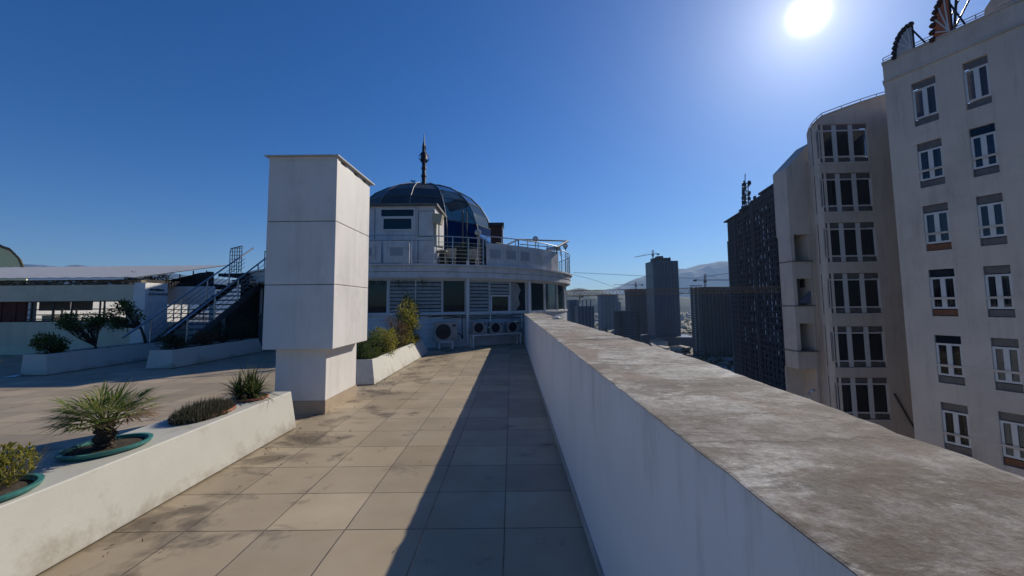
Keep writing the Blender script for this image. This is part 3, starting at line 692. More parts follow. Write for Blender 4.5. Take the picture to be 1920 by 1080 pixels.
MB().lathe((CX, CY, 0), [(8.2, 2.9), (8.3, 3.1), (.01, 3.12)], 72).build('deck', 'darkwall', db)
# glazing band
edges = [(690, 724, 'curtain'), (731, 777, 'shutter'), (781, 827, 'shutter'), (832, 871, 'plain'), (882, 916, 'shutter'), (921, 955, 'bar'), (960, 985, 'torn'), (998, 1021, 'green'), (1025, 1045, 'green'), (1048, 1059, 'green'), (1061, 1068, 'green')]
ths = [(ring_th(a-2.2, 556, RW), ring_th(b_+(2.2 if b_ < 1020 else .6), 556, RW), k) for a, b_, k in edges]
tl = ths[0][0]; extra = []
for i in range(8): extra.append((tl-R(8.6)*(i+1)+R(.6), tl-R(8.6)*i-R(.6), 'plain'))
tr = ths[-1][1]
for i in range(5): extra.append((tr+R(9)*i+R(.6), tr+R(9)*(i+1)-R(.6), 'green'))
allw = sorted(extra+ths, key=lambda x: x[0])
mb = MB()
for (a, b_, _), (c_, d_, _2) in zip(allw, allw[1:]): band(mb, b_, c_, RW-.14, RW+.01, 1.29, 2.56, 1)
mb.build('mullions', 'siding', db)
band(MB(), R(-120), R(120), RW-1.3, RW-1.2, .1, 2.5).build('inner_wall', 'black', db)
rng = random.Random(2)
for a, b_, k in allw:
    if b_ < R(-75) or a > R(105): continue
    w_ = (b_-a)*.045; e_ = R(.22)
    f = MB()
    band(f, a, a+e_, RW-.09, RW-.02, 1.29, 2.56, 1); band(f, b_-e_, b_, RW-.09, RW-.02, 1.29, 2.56, 1)
    band(f, a+e_, b_-e_, RW-.09, RW-.02, 1.29, 1.33, 1); band(f, a+e_, b_-e_, RW-.09, RW-.02, 2.52, 2.56, 1)
    if k == 'bar': band(f, a+e_, b_-e_, RW-.09, RW-.01, 1.92, 1.98, 1); band(f, a+e_, a+3*e_, RW-.085, RW-.005, 1.33, 1.92, 1); band(f, b_-3*e_, b_-e_, RW-.085, RW-.005, 1.33, 1.92, 1)
    fo = f.build('window', 'frame' if k != 'green' else 'siding', db)
    band(MB(), a+e_, b_-e_, RW-.07, RW-.06, 1.33, 2.52, 1).build('pane', 'glass_green' if k == 'green' else 'glass_dark', fo)
    if k in ('shutter', 'bar'):
        s_ = MB(); z = 1.36 if k == 'shutter' else 2.02
        while z < 2.5:
            band(s_, a+1.3*e_, b_-1.3*e_, RW-.05, RW-.03, z, z+.092, 1); z += .138
        s_.build('shutter', basic('shutter_slats', (.27, .30, .33), .5, .2, 5, (.06, .06, .07), .5, .05, streak=.4), fo)
    if k == 'curtain':
        s_ = MB(); t = a+e_
        while t < b_-e_:
            band(s_, t, t+R(.28), RW-.12-.02*rng.random(), RW-.1, 1.33, 2.35-.3*rng.random(), 1); t += R(.36)
        s_.build('curtain', basic('grey_curtain', (.22, .22, .21), .9, .3, 6), fo)
    if k == 'torn':
        t0, t1 = a+e_, b_-e_; s_ = MB()
        pl = [(0, 1.34), (.35, 1.34), (.62, 1.6), (.5, 1.9), (.68, 2.2), (.5, 2.42), (.3, 2.5), (0, 2.5)]
        s_.add([pol(t0+(t1-t0)*x, RW-.052, z) for x, z in pl], [tuple(range(8))])
        s_.build('torn_film', basic('window_film', (.24, .25, .24), .7, .2, 4), fo)
# downpipe and loose pipes
mb = MB(); t = ring_th(877, 556, RW+.12)
for (z0, z1) in ((.1, 1.2), (1.2, 3.3)): mb.tube([pol(t, RW+.12, z0), pol(t, RW+.12, z1)], .055, 10)
mb.tube([pol(t-.012, RW+.2, 3.02), pol(t+.012, RW+.2, 3.02)], .07, 6)
mb.build('downpipe', 'steel_white', db)
t2 = ring_th(993, 556, RW+.1); MB().tube([pol(t2, RW+.08, .1), pol(t2, RW+.08, 2.6)], .07, 10).build('downpipe', 'steel_white', db)
mb = MB()
for z, a, b_ in ((1.17, 800, 980), (1.11, 830, 960), (1.05, 880, 985), (1.21, 750, 870)):
    ta, tb = ring_th(a, 595, RW), ring_th(b_, 595, RW)
    mb.tube([pol(ta+(tb-ta)*i/14, RW+.05, z+.012*math.sin(i*1.7+z*9)) for i in range(15)], .014, 5)
mb.build('cables', 'black', db)
mb = MB()
for i in range(40):
    tt = ring_th(692, 540, RW)+R(8)*rng.random()*1.9; z = 2.56+rng.uniform(-.05, .05)
    mb.tube([pol(tt, RW+.07, z), pol(tt+.01*rng.uniform(-1, 1), RW+.09, z-rng.uniform(.05, .35))], .007, 4)
mb.build('dead_vine', 'bark', db)

# dome
dome = MB(); prof = [(.3, 8.52), (1.25, 8.36), (2.15, 8.02), (2.85, 7.6), (3.4, 7.05), (3.8, 6.4), (4.05, 5.75), (4.2, 5.25), (4.25, 4.6), (4.25, 3.1)]
NS = 14; TH0 = R(2)
groups = {'dome_cladding': ('clad', MB()), 'dome_glass': ('glass_teal', MB()), 'drum_glass': ('glass_blue', MB())}
for k in range(NS):
    a, b_ = TH0+2*PI*k/NS, TH0+2*PI*(k+1)/NS; mid = math.degrees((a+b_)/2)
    for i in range(len(prof)-1):
        (r0, z0), (r1, z1) = prof[i], prof[i+1]
        q = [pol(a, r1, z1), pol(b_, r1, z1), pol(b_, r0, z0), pol(a, r0, z0)]
        if i >= 6: key = 'drum_glass'
        elif (mid > 180 or mid < 28) and not (0 < mid < 28 and i < 2): key = 'dome_cladding'
        else: key = 'dome_glass'
        groups[key][1].add(q, [(0, 1, 2, 3)])
for nm, (mt_, g_) in groups.items(): g_.build(nm, mt_, db)
mb = MB(); mr = MB()
for k in range(NS):
    a = TH0+2*PI*k/NS
    mb.tube([pol(a, r+.02, z+.01) for r, z in prof[:7]], .022, 5); mr.tube([pol(a, r+.02, z) for r, z in prof[6:]], .03, 5)
for (r, z) in (prof[0], prof[2], prof[4], prof[6]):
    for k in range(NS): mr.tube([pol(TH0+2*PI*k/NS, r+.01, z), pol(TH0+2*PI*(k+1)/NS, r+.01, z)], .02, 4)
mb.build('dome_rib', basic('rib_metal', (.26, .25, .24), .5, .2, 5), db); mr.build('glazing_bar', 'cranegrey', db)
mb = MB().tube([pol(R(40), 4.12, 4.4), pol(R(40), 4.12, 6.3)], .05, 6); mb.tube([pol(R(43.5), 4.12, 4.4), pol(R(43.5), 4.12, 6.3)], .03, 6)
mb.build('flue', 'cranegrey', db)
# door slab under the dome
MB().box(CX+1.9, CX+2.5, CY-5.6, CY-5.0, 3.13, 4.0).build('stair_hatch', 'darkwall', db)
sp = MB(); s0 = Vector((CX, CY, 8.5))
sp.lathe(s0, [(.5, 0), (.3, .08), (.13, .1), (.13, .55), (.17, .57), (.17, .66), (.12, .68), (.115, 1.0), (.16, 1.03), (.16, 1.12), (.11, 1.15), (.13, 1.42), (.12, 1.5)], 8)
for k in range(4):
    a = k*PI/2+.4; e = Vector((math.cos(a), math.sin(a), 0))
    sp.tube([s0+e*.08+Vector((0, 0, 1.42)), s0+e*.36+Vector((0, 0, 1.72)), s0+e*.08+Vector((0, 0, 2.02))], .07, 5)
    sp.tube([s0+e*.07+Vector((0, 0, 2.0)), s0+e*.09+Vector((0, 0, 2.35)), s0+e*.03+Vector((0, 0, 2.62))], .03, 5)
sp.lathe(s0, [(.06, 1.45), (.2, 1.6), (.2, 1.82), (.08, 2.02), (.07, 2.5), (.04, 2.65), (.015, 3.2)], 8)
sp.build('spire', 'iron', db)
sp = MB(); q = pol(R(-30), .9, 8.45); sp.tube([q, q+Vector((0, 0, .15))], .02, 5)
sp.add([q+Vector((-.2, 0, .2)), q+Vector((0, 0, .1)), q+Vector((.2, 0, .2)), q+Vector((0, .03, .16))], [(0, 1, 3), (1, 2, 3)])
sp.tube([q+Vector((-.12, 0, .16)), q+Vector((.12, 0, .1))], .035, 5)
sp.build('antenna', 'iron', db)

# white box on the deck with window
uh = at(815, 386, 16.35); bz = uh.z
x1 = at(815, 440, 16.35).x; x0 = -9.6; yb = 16.35
mb = MB()
wl, wr = at(712, 400, yb).x, at(779, 400, yb).x; wt, wb = at(745, 390, yb).z, at(745, 433, yb).z
wall_holes(mb, (x0, yb, 0), (1, 0, 0), (0, -1, 0), x1-x0, 3.13, bz, [(wl-x0, wr-x0, wb, wt)], .12)
mb.add([(x1, yb, 3.13), (x1, 18.6, 3.13), (x1, 18.6, bz), (x1, yb, bz)], [(0, 1, 2, 3)]); mb.add([(x0, yb, 3.13), (x0, 18.6, 3.13), (x0, 18.6, bz), (x0, yb, bz)], [(3, 2, 1, 0)])
mb.add([(x0, 18.6, 3.13), (x1, 18.6, 3.13), (x1, 18.6, bz), (x0, 18.6, bz)], [(3, 2, 1, 0)])
mb.build('roof_cabin_wall', 'siding', db)
mb = MB()
for a, z0, z1 in ((wr+.12, 4.35, bz-.2), (x1-.03, 4.35, bz-.2), (wr+.12, 3.2, 4.2)): mb.box(a-.012, a+.012, yb-.012, yb-.002, z0, z1)
mb.box(wr+.12, x1-.03, yb-.011, yb-.002, 4.36, 4.39); mb.box(wr+.12, x1-.03, yb-.011, yb-.002, bz-.22, bz-.2); mb.box(x0, x1, yb-.010, yb-.002, 4.22, 4.24)
mb.box(wl-.2, wl-.18, yb-.011, yb-.002, 4.3, bz-.1)
mb.build('panel_joint', 'cranegrey', db)
MB().box(x0-.15, x1+.12, yb-.14, 18.75, bz, bz+.09).build('roof_cabin_roof', basic('cabin_roof', (.12, .12, .12), .6, .3, 4), db)
f = MB(); hm = wb+(wt-wb)*.58
f.box(wl, wl+.07, yb-.03, yb+.05, wb, wt); f.box(wr-.07, wr, yb-.03, yb+.05, wb, wt); f.box(wl+.07, wr-.07, yb-.03, yb+.05, wb, wb+.07); f.box(wl+.07, wr-.07, yb-.03, yb+.05, wt-.07, wt); f.box(wl+.07, wr-.07, yb-.035, yb+.05, hm-.05, hm+.05)
f.box(wl+.07, wl+.16, yb-.02, yb+.05, wb+.07, hm-.05); f.box(wr-.16, wr-.07, yb-.02, yb+.05, wb+.07, hm-.05)
fo = f.build('window', 'frame', db)
MB().box(wl+.07, wr-.07, yb+.02, yb+.03, wb+.07, wt-.07).build('pane', 'glass_dark', fo)
MB().box(wl-.3, wr+.3, yb+.4, yb+.45, 3.2, bz-.02).build('curtain', 'curtain_brown', fo)
# beige duct and basin by the cabin corner
q = at(822, 405, 16.2)
mb = MB().hexa([(q.x-.22, 16.05, q.z-.28), (q.x+.12, 16.0, q.z-.36), (q.x+.12, 16.4, q.z-.36), (q.x-.22, 16.4, q.z-.28), (q.x-.22, 16.05, q.z+.1), (q.x+.2, 16.0, q.z+.02), (q.x+.2, 16.4, q.z+.02), (q.x-.22, 16.4, q.z+.1)])
mb.tube([(q.x-.12, 16.2, q.z-.3), (q.x-.12, 16.2, 3.95), (q.x+.2, 16.2, 3.9)], .05, 8); mb.tube([(q.x+.02, 16.22, q.z-.3), (q.x+.02, 16.22, 3.98)], .025, 6)
mb.build('duct', 'beige', db)

# deck railing (posts + rails), left and right of the solid panels
RR = 8.32
def rail_arc(u0, u1, v, z0=3.13, z1=4.2, posts=4, bars=5, name='railing', r=RR, tp=None):
    ta, tb = (ring_th(u0, v, r), ring_th(u1, v, r)) if tp is None else tp
    o = MB(); n_ = max(6, int(abs(tb-ta)/R(2)))
    P = [pol(ta+(tb-ta)*i/n_, r, z1) for i in range(n_+1)]; o.tube(P, .022, 8)
    root = o.build(name, 'steel', db)
    b_ = MB()
    for k in range(bars):
        z = z0+.12+(z1-z0-.2)*k/(bars-.01)
        b_.tube([Vector((p.x, p.y, z)) for p in P], .009, 5)
    b_.build('bar', 'steel', root)
    for k in range(posts):
        t = ta+(tb-ta)*k/(posts-1); MB().tube([pol(t, r, z0), pol(t, r, z1)], .02, 8).build('post', 'steel', root)
rail_arc(692, 812, 460, posts=4, bars=2); rail_arc(818, 906, 450, posts=4, bars=6)
tR0, tR1 = ring_th(912, 470, RR), ring_th(1046, 490, RR)
rail_arc(0, 0, 0, z0=3.9, z1=4.3, posts=8, bars=1, tp=(tR0, tR1+.04))
rail_arc(0, 0, 0, posts=10, bars=7, tp=(tR1+.06, tR1+1.3))
# solid white panels
mb = MB()
pn = 6
for i in range(pn):
    a = tR0+(tR1-tR0)*i/pn; b_ = tR0+(tR1-tR0)*(i+1)/pn; g_ = R(.25)
    z0, z1 = 3.132, 4.02
    band(mb, a+g_*.1, b_-g_*.1, RR+.0, RR+.03, z0, z1, 1)
mb.build('deck_panel', 'siding', db)
mb = MB(); ins = MB()
for i in range(pn):
    a = tR0+(tR1-tR0)*i/pn; b_ = tR0+(tR1-tR0)*(i+1)/pn; w_ = b_-a
    if i > 3: continue
    band(mb, a+w_*.14, b_-w_*.14, RR+.03, RR+.045, 3.38, 3.42, 1); band(mb, a+w_*.14, b_-w_*.14, RR+.03, RR+.045, 3.80, 3.84, 1)
    band(mb, a+w_*.14, a+w_*.18, RR+.03, RR+.045, 3.42, 3.80, 1); band(mb, b_-w_*.18, b_-w_*.14, RR+.03, RR+.045, 3.42, 3.80, 1)
    if i < 3: band(ins, a+w_*.2, b_-w_*.2, RR+.03, RR+.036, 3.44, 3.78, 1)
mb.build('panel_moulding', 'siding', db); ins.build('panel_inset', basic('panel_inset_paint', (.30, .32, .36), .5, .1, 4), db)
mb = MB(); ins = MB()
for ua, ub in ((650, 715), (720, 768)):
    a, b_ = ring_th(ua, 470, RR), ring_th(ub, 470, RR); w_ = b_-a
    band(mb, a, b_, RR-.12, RR+.05, 3.16, 3.98, 2)
    band(mb, a+w_*.15, b_-w_*.15, RR+.05, RR+.075, 3.34, 3.42, 2); band(mb, a+w_*.15, b_-w_*.15, RR+.05, RR+.075, 3.74, 3.82, 2)
    band(mb, a+w_*.15, a+w_*.25, RR+.05, RR+.075, 3.42, 3.74, 1); band(mb, b_-w_*.25, b_-w_*.15, RR+.05, RR+.075, 3.42, 3.74, 1)
    band(ins, a+w_*.25, b_-w_*.25, RR+.05, RR+.056, 3.43, 3.73, 1)
mb.build('deck_panel', 'siding', db); ins.build('panel_inset', basic('panel_inset_paint', (.30, .32, .36), .5, .1, 4), db)
# brown clad chimney on deck
q0, q1 = at(920, 424, 20.0), at(941, 424, 20.0)
bc = thing('brown_chimney', 'dark brown box chimney with a wider cap on the deck beside the dome', 'chimney', ((q0.x+q1.x)/2, 20.3, 3.13))
MB().box(q0.x, q1.x, 20, 20.6, 3.13, q0.z).build('shaft', 'brownbox', bc); MB().box(q0.x-.12, q1.x+.1, 19.9, 20.7, q0.z, q0.z+.16).build('cap', 'darkmetal', bc)
MB().box(q1.x+.002, q1.x+.06, 20.02, 20.58, 3.13, q0.z).build('flashing', 'steel_white', bc)
# canopy frame of bent pipes
cf = thing('canopy_frame', 'open blue grey pipe frame of a sunshade above the deck railing', 'frame', tuple(at(1020, 470, 18.5).xy)+(3.9,))
A, B, C_, D_ = at(972, 449, 18.4), at(1065, 452, 20.2), at(1044, 464, 18.9), at(950, 459, 17.6)
mb = MB().tube([A, B], .035, 8); mb.tube([B, C_], .05, 8); mb.tube([D_, A], .035, 8); mb.tube([D_, at(930, 456, 17)], .03, 8); mb.tube([at(975, 458, 18), C_], .02, 6)
for p in (A, C_, D_): mb.tube([p, Vector((p.x, p.y, 3.95))], .03, 8)
mb.build('pipes', 'cranegrey', cf)
sh_ = MB(); p = at(1038, 464, 19.2); sh_.hexa([p+Vector(v) for v in ((-.35, -.1, -.1), (.35, -.1, -.12), (.35, .5, -.1), (-.35, .5, -.08), (-.3, -.05, .0), (.3, -.05, -.02), (.3, .4, .04), (-.3, .4, .06))])
sh_.build('folded_cover', 'whitebag', cf)
# globe lamps
lamp0 = None
for (u, v, Y, lb) in ((896, 436, 16.35, 'white globe lamp in front of the dome glass'), (1004, 448, 18.0, 'globe lamp in the middle of the curved deck railing'), (1060, 461, 20.4, 'small globe lamp at the right end of the curved deck railing')):
    q = at(u, v, Y)
    if lamp0 is None:
        l_ = thing('globe_lamp', lb, 'lamp', (q.x, q.y, 3.13), 'globe lamps on the deck railing')
        MB().sphere((q.x, q.y, q.z), .13, 18).build('globe', 'globe', l_, smooth=True)
        MB().tube([(q.x, q.y, 3.13), (q.x, q.y, q.z-.12)], .022, 8).build('post', 'steel', l_)
        MB().lathe((q.x, q.y, q.z-.16), [(.03, 0), (.07, .02), (.06, .06), (.03, .07)], 12).build('socket', 'black', l_)
        lamp0 = l_
    else:
        l_ = copy_tree(lamp0); l_['label'] = lb; l_.location = (q.x, q.y, 3.13+q.z-at(896, 436, 16.35).z)
# patio furniture on deck
def patio(u, v, Y, lb, kind):
    q = at(u, v, Y); t = thing('patio_'+kind, lb, kind, (q.x, Y, 3.13)); mb = MB()
    w_, h_ = (.55, .72) if kind == 'table' else (.42, .45)
    mb.box(q.x-w_/2, q.x+w_/2, Y-w_/2, Y+w_/2, 3.13+h_-.04, 3.13+h_); mb.build('top' if kind == 'table' else 'seat', 'doll', t)
    for sx_ in (-1, 1):
        for sy_ in (-1, 1): MB().tube([(q.x+sx_*w_*.42, Y+sy_*w_*.42, 3.13), (q.x+sx_*w_*.4, Y+sy_*w_*.4, 3.13+h_-.04)], .02, 6).build('leg', 'doll', t)
    if kind == 'chair': MB().box(q.x-w_/2, q.x+w_/2, Y+w_/2-.04, Y+w_/2, 3.13+h_, 3.13+.9).build('backrest', 'doll', t)
patio(826, 470, 16.9, 'small beige table behind the deck railing beside the cabin', 'table')
patio(845, 480, 17.2, 'beige chair behind the deck railing right of the table', 'chair')
patio(885, 478, 17.4, 'dark low chair behind the deck railing near the first globe lamp', 'chair')
q = at(875, 470, 18.0)
bush('potted_shrub', 'dark green shrub on the deck in front of the blue dome glass', 'shrub', (q.x, 18, 3.13), (q.x, 18, 3.85), (.6, .4, .38), 900, 'leaf_dark', 61, .09, .04, 12, .5, 5)

q = at(18, 706, 9.75)
pp = MB().add([(q.x-.14, 9.7, .01), (q.x+.16, 9.72, .012), (q.x+.1, 9.9, .05), (q.x-.1, 9.86, .02)], [(0, 1, 2), (0, 2, 3)])
tag(pp.build('paper_scrap', 'whitebag', loc=(q.x, 9.75, 0)), 'white scrap of paper on the floor left of the tree planter', 'litter')

# ------------------------------------------------------------------ air conditioners
def condenser(u, v0, v1, u1, lb, logo=True):
    th_ = ring_th((u+u1)/2, (v0+v1)/2, RW+.55); c_ = pol(th_, RW+.42)
    cc = pol(th_, RW+.55); Y = cc.y
    zt, zb = at(u, v0, Y).z, at(u, v1, Y).z; w_ = at(u1, v0, Y).x-at(u, v0, Y).x
    t = thing('air_conditioner', lb, 'air conditioner', (cc.x, cc.y, zb), 'outdoor air conditioner units along the round wall')
    rot = th_*.9
    def put(mb, nm, mt_, **k):
        o = mb.build(nm, mt_, t, loc=(0, 0, 0), **k); return o
    h_ = zt-zb; d_ = .28
    put(MB().box(-w_/2, w_/2, 0, d_, 0, h_), 'casing', 'acwhite', bevel=.015)
    fx = -w_*.12; r_ = min(w_*.33, h_*.44)
    m1 = MB()
    vs = [(fx+r_*math.cos(2*PI*i/32), -.004, h_*.5+r_*math.sin(2*PI*i/32)) for i in range(32)]; m1.add(vs, [tuple(range(31, -1, -1))])
    put(m1, 'fan_opening', 'fan')
    m1 = MB()
    for k in range(1, 6):
        rr = r_*k/5
        m1.tube([(fx+rr*math.cos(2*PI*i/28), -.014, h_*.5+rr*math.sin(2*PI*i/28)) for i in range(29)], .0035, 4)
    for k in range(8):
        a = k*PI/4+.2; m1.tube([(fx, -.014, h_*.5), (fx+r_*math.cos(a), -.014, h_*.5+r_*math.sin(a))], .004, 4)
    m1.lathe((fx, -.02, h_*.5), [(.001, -.012), (r_*.16, -.012), (r_*.16, .012), (.001, .012)], 12)
    put(m1, 'fan_guard', 'darkmetal')
    if logo: put(MB().box(w_*.27, w_*.42, -.006, 0, h_*.76, h_*.86), 'badge', 'signtext')
    put(MB().box(w_*.25, w_*.44, -.003, 0, h_*.08, h_*.10).box(w_*.25, w_*.44, -.003, 0, h_*.13, h_*.15), 'vent', 'seam')
    t.rotation_euler = (0, 0, rot); return t, cc, zb, rot, w_
a1 = condenser(815, 604, 640, 858, 'largest outdoor air conditioner standing alone on its own low stand')
a2 = condenser(887, 603, 626, 914, 'left outdoor air conditioner of the three on the long bench stand')
a3 = condenser(919, 604, 625, 945, 'middle outdoor air conditioner of the three on the long bench stand')
a4 = condenser(951, 603, 623, 977, 'right outdoor air conditioner of the three on the long bench stand')
def stand(xa, xb, zt, cc, rot, lb, z0=0):
    t = thing('metal_stand', lb, 'stand', (cc.x, cc.y, 0), 'white metal stands under the air conditioners'); t.rotation_euler = (0, 0, rot)
    mb = MB().box(xa, xb, -.03, .02, zt-.05, zt-.002).box(xa, xb, .22, .27, zt-.05, zt-.002); mb.build('rails', 'steel_white', t, loc=(0, 0, 0))
    for x in (xa+.03, xb-.03):
        for y in (0, .24): MB().box(x-.025, x+.025, y-.02, y+.02, z0, zt-.05).build('leg', 'steel_white', t, loc=(0, 0, 0))
w_ = a1[4]; stand(-w_*.32, w_*.32, a1[2], a1[1], a1[3], 'short white stand under the large air conditioner')
d_ = (a4[1]-a2[1]).length; mid = (a4[1]+a2[1])/2; zb = min(a[2] for a in (a2, a3, a4))
rt = math.atan2(a4[1].y-a2[1].y, a4[1].x-a2[1].x)
stand(-d_/2-.32, d_/2+.32, zb-.01, mid+Vector((0, -.02, 0)), rt, 'long white bench stand carrying three air conditioners')
q = at(866, 625, 16.0)
tk = thing('pressure_tank', 'dark blue grey upright tank beside the large air conditioner', 'tank', (q.x, 16.0, 0))
MB().lathe((q.x, 16.0, 0), [(.17, .42), (.19, .46), (.19, .98), (.17, 1.04), (.1, 1.08)], 18).build('shell', 'towergrey', tk, smooth=False)
mb = MB()
for k in range(3): a = k*2.1; mb.tube([(q.x+.15*math.cos(a), 16+.15*math.sin(a), 0), (q.x+.13*math.cos(a), 16+.13*math.sin(a), .44)], .015, 6)
mb.build('feet', 'darkmetal', tk)
MB().tube([(q.x, 16, 1.08), (q.x+.05, 16.0, 1.14), (q.x+.25, 16.0, 1.13), (q.x+.3, 16.02, .6)], .02, 6).build('hose', 'black', tk)

for k_, (a_c, lbl) in enumerate(((a1, 'insulated hose looping down from the large air conditioner'), (a2, 'insulated hose dropping behind the left bench air conditioner'), (a4, 'insulated hose rising up the wall beside the right bench air conditioner'))):
    c_ = a_c[1]; z_ = a_c[2]; w_ = a_c[4]; e_ = Vector((math.cos(a_c[3]), math.sin(a_c[3]), 0)); b0 = c_+e_*(w_*.5)+Vector((0, .12, 0))
    mb = MB().tube([b0+Vector((0, 0, z_+.25)), b0+e_*.1+Vector((0, 0, z_+.22)), b0+e_*.16+Vector((0, .1, z_+.05)), b0+e_*.12+Vector((0, .25, z_+.5)), b0+e_*.12+Vector((0, .3, 1.2))], .022, 6)
    tag(mb.build('hose', 'whitebag' if k_ else 'black', loc=tuple(b0+Vector((0, 0, z_)))), lbl, 'hose', 'insulated hoses of the air conditioners')

# ------------------------------------------------------------------ dark wing under the deck, left of the round part
dw = thing('dark_wing', 'dark single storey wing with a flat deck roof behind the staircase', 'building', (-9.6, 20, 0))
MB().box(-10.55, -8.2, 17.3, 26, 0, 3.0).build('wall', 'darkwall', dw)
MB().box(-10.6, -8.0, 17.15, 26.1, 3.0, 3.12).box(-13.2, -10.6, 18.25, 26.1, 2.98, 3.118).build('roof', 'concdark', dw)
MB().box(-13.0, -10.6, 19.5, 26, 0, 2.98).build('rear_wall', 'darkwall', dw)
MB().box(-9.9, -9.0, 17.27, 17.3, .02, 2.1).build('door', 'concdark', dw)

# ------------------------------------------------------------------ staircase (climbs away from the camera)
stc = thing('outdoor_staircase', 'open concrete staircase with steel railings climbing to the roof deck', 'staircase', (-11.3, 12.9, 0))
SX0, SX1, SY, SLP = -11.9, -10.7, 12.9, .6
NSt = 18; rise = 3.1/NSt; run = rise/SLP
def sz(y): return (y-SY)*SLP
for k in range(NSt):
    y = SY+k*run; z = (k+1)*rise
    MB().box(SX0+.04, SX1-.04, y, y+run+.03, z-.05, z).build('step', 'stepmat', stc)
ye = SY+NSt*run
for x in (SX0-.03, SX1-.04):
    MB().add([(x, SY+.12, 0), (x, ye, 2.78), (x, ye, 3.08), (x, SY-.02, .12), (x+.07, SY+.12, 0), (x+.07, ye, 2.78), (x+.07, ye, 3.08), (x+.07, SY-.02, .12)], [(0, 1, 2, 3), (7, 6, 5, 4), (0, 4, 5, 1), (1, 5, 6, 2), (2, 6, 7, 3), (3, 7, 4, 0)]).build('stringer', 'stepmat', stc)
MB().add([(SX1-.3, SY+1.2, 0), (SX1-.3, ye, 0), (SX1-.3, ye, 2.7), (SX1-.3, SY+1.2, .6), (SX1-.2, SY+1.2, 0), (SX1-.2, ye, 0), (SX1-.2, ye, 2.7), (SX1-.2, SY+1.2, .6)], [(0, 1, 2, 3), (7, 6, 5, 4), (0, 4, 5, 1), (1, 5, 6, 2), (2, 6, 7, 3), (3, 7, 4, 0)]).build('side_wall', 'darkwall', stc)
MB().box(SX1-.12, SX1-.02, 15.2, 15.3, 0, sz(15.2)).build('prop', 'steel', stc)
for x in (SX0, SX1):
    mb = MB().tube([(x, SY-.35, sz(SY)+.70), (x, ye+.55, sz(ye+.55)+.88)], .032, 8)
    rl = mb.build('railing', 'steel', stc)
    for y in (13.5, 14.7, 15.9, 17.1): MB().tube([(x, y, sz(y)), (x, y, sz(y)+.87)], .026, 8).build('post', 'steel', rl)
    mb = MB()
    for h_ in (.3, .48, .66): mb.tube([(x, 13.5, sz(13.5)+h_), (x, ye, sz(ye)+h_)], .011, 5)
    mb.build('bar', 'steel', rl)
# landing rail and ladder hoops
lr = MB().tube([(-10.5, 18.2, 3.95), (-10.5, 17.2, 3.95), (-8.1, 17.2, 3.95)], .022, 6); lr.tube([(-10.5, 17.2, 3.55), (-8.1, 17.2, 3.55)], .014, 6)
rl = lr.build('deck_railing', 'cranegrey', stc)
for p in ((-10.5, 18.2), (-10.5, 17.2), (-9.7, 17.2), (-8.9, 17.2), (-8.1, 17.2)): MB().tube([(*p, 3.1), (*p, 3.96)], .018, 6).build('post', 'cranegrey', rl)
q0, q1 = at(432, 466, 18.0), at(454, 461, 18.0)
gt = thing('ladder_cage', 'curved steel ladder cage standing on the deck edge behind the staircase', 'ladder', ((q0.x+q1.x)/2, 18, 3.12))
mb = MB()
for i in range(6):
    t = i/5; x = q0.x+(q1.x-q0.x)*t; z = q0.z+(q1.z-q0.z)*t-(.12 if i == 0 else 0); mb.tube([(x, 18, 3.12), (x, 18, z)], .018, 5)
for k in range(7): z = 3.25+k*.16; mb.tube([(q0.x, 18, z), (q1.x, 18, z+.01)], .012, 5)
mb.tube([(q0.x, 18, q0.z-.15), (q0.x+.05, 18, q0.z), (q1.x, 18, q1.z)], .022, 6)
mb.build('bars', 'cranegrey', gt)

# ------------------------------------------------------------------ left building
lb_ = thing('cream_building', 'low cream building with a wide open window band and light sheet roof', 'building', (-16, 14.5, 0))
FY = 14.5; xl, xr = -30.0, -13.44
mb = MB()
hx0, hx1 = -22.0-xl, at(238, 585, FY).x-xl
zb_, zt_ = 1.14, 1.87
wall_holes(mb, (xl, FY, 0), (1, 0, 0), (0, -1, 0), xr-xl, 0, 2.44, [(hx0, hx1, zb_, zt_)], .22)
mb.box(xl, xr, FY+.22, FY+.3, 0, 1.13); mb.box(xl, xr, FY+.22, FY+.3, 1.88, 2.43)
mb.build('wall', 'cream', lb_)
mb = MB()  # pillar with tapering sides + sign wall
mb.hexa([(xr-.02, FY-.06, 0), (-12.92, FY-.06, 0), (-12.92, FY+.9, 0), (xr-.02, FY+.9, 0), (xr+.02, FY-.05, 2.5), (-13.03, FY-.05, 2.5), (-13.03, FY+.9, 2.5), (xr+.02, FY+.9, 2.5)])
mb.build('pillar', 'wallpaint', lb_, .01)
# back wall with band opening behind the stairs
mb = MB(); BY = 16.45
wall_holes(mb, (-14.6, BY, 0), (1, 0, 0), (0, -1, 0), 2.6, 0, 2.45, [(.3, 2.4, 1.02, 1.72)], .2)
mb.build('rear_wall', 'wallpaint', lb_)
mb = MB()
for z in (1.2, 1.36, 1.52): mb.tube([(-14.3, BY-.02, z), (-12.2, BY-.02, z)], .018, 5)
for x in (-14.2, -13.6, -13.0, -12.4): mb.tube([(x, BY-.02, 1.05), (x, BY-.02, 1.72)], .02, 5)
mb.build('rear_railing', 'darkmetal', lb_)
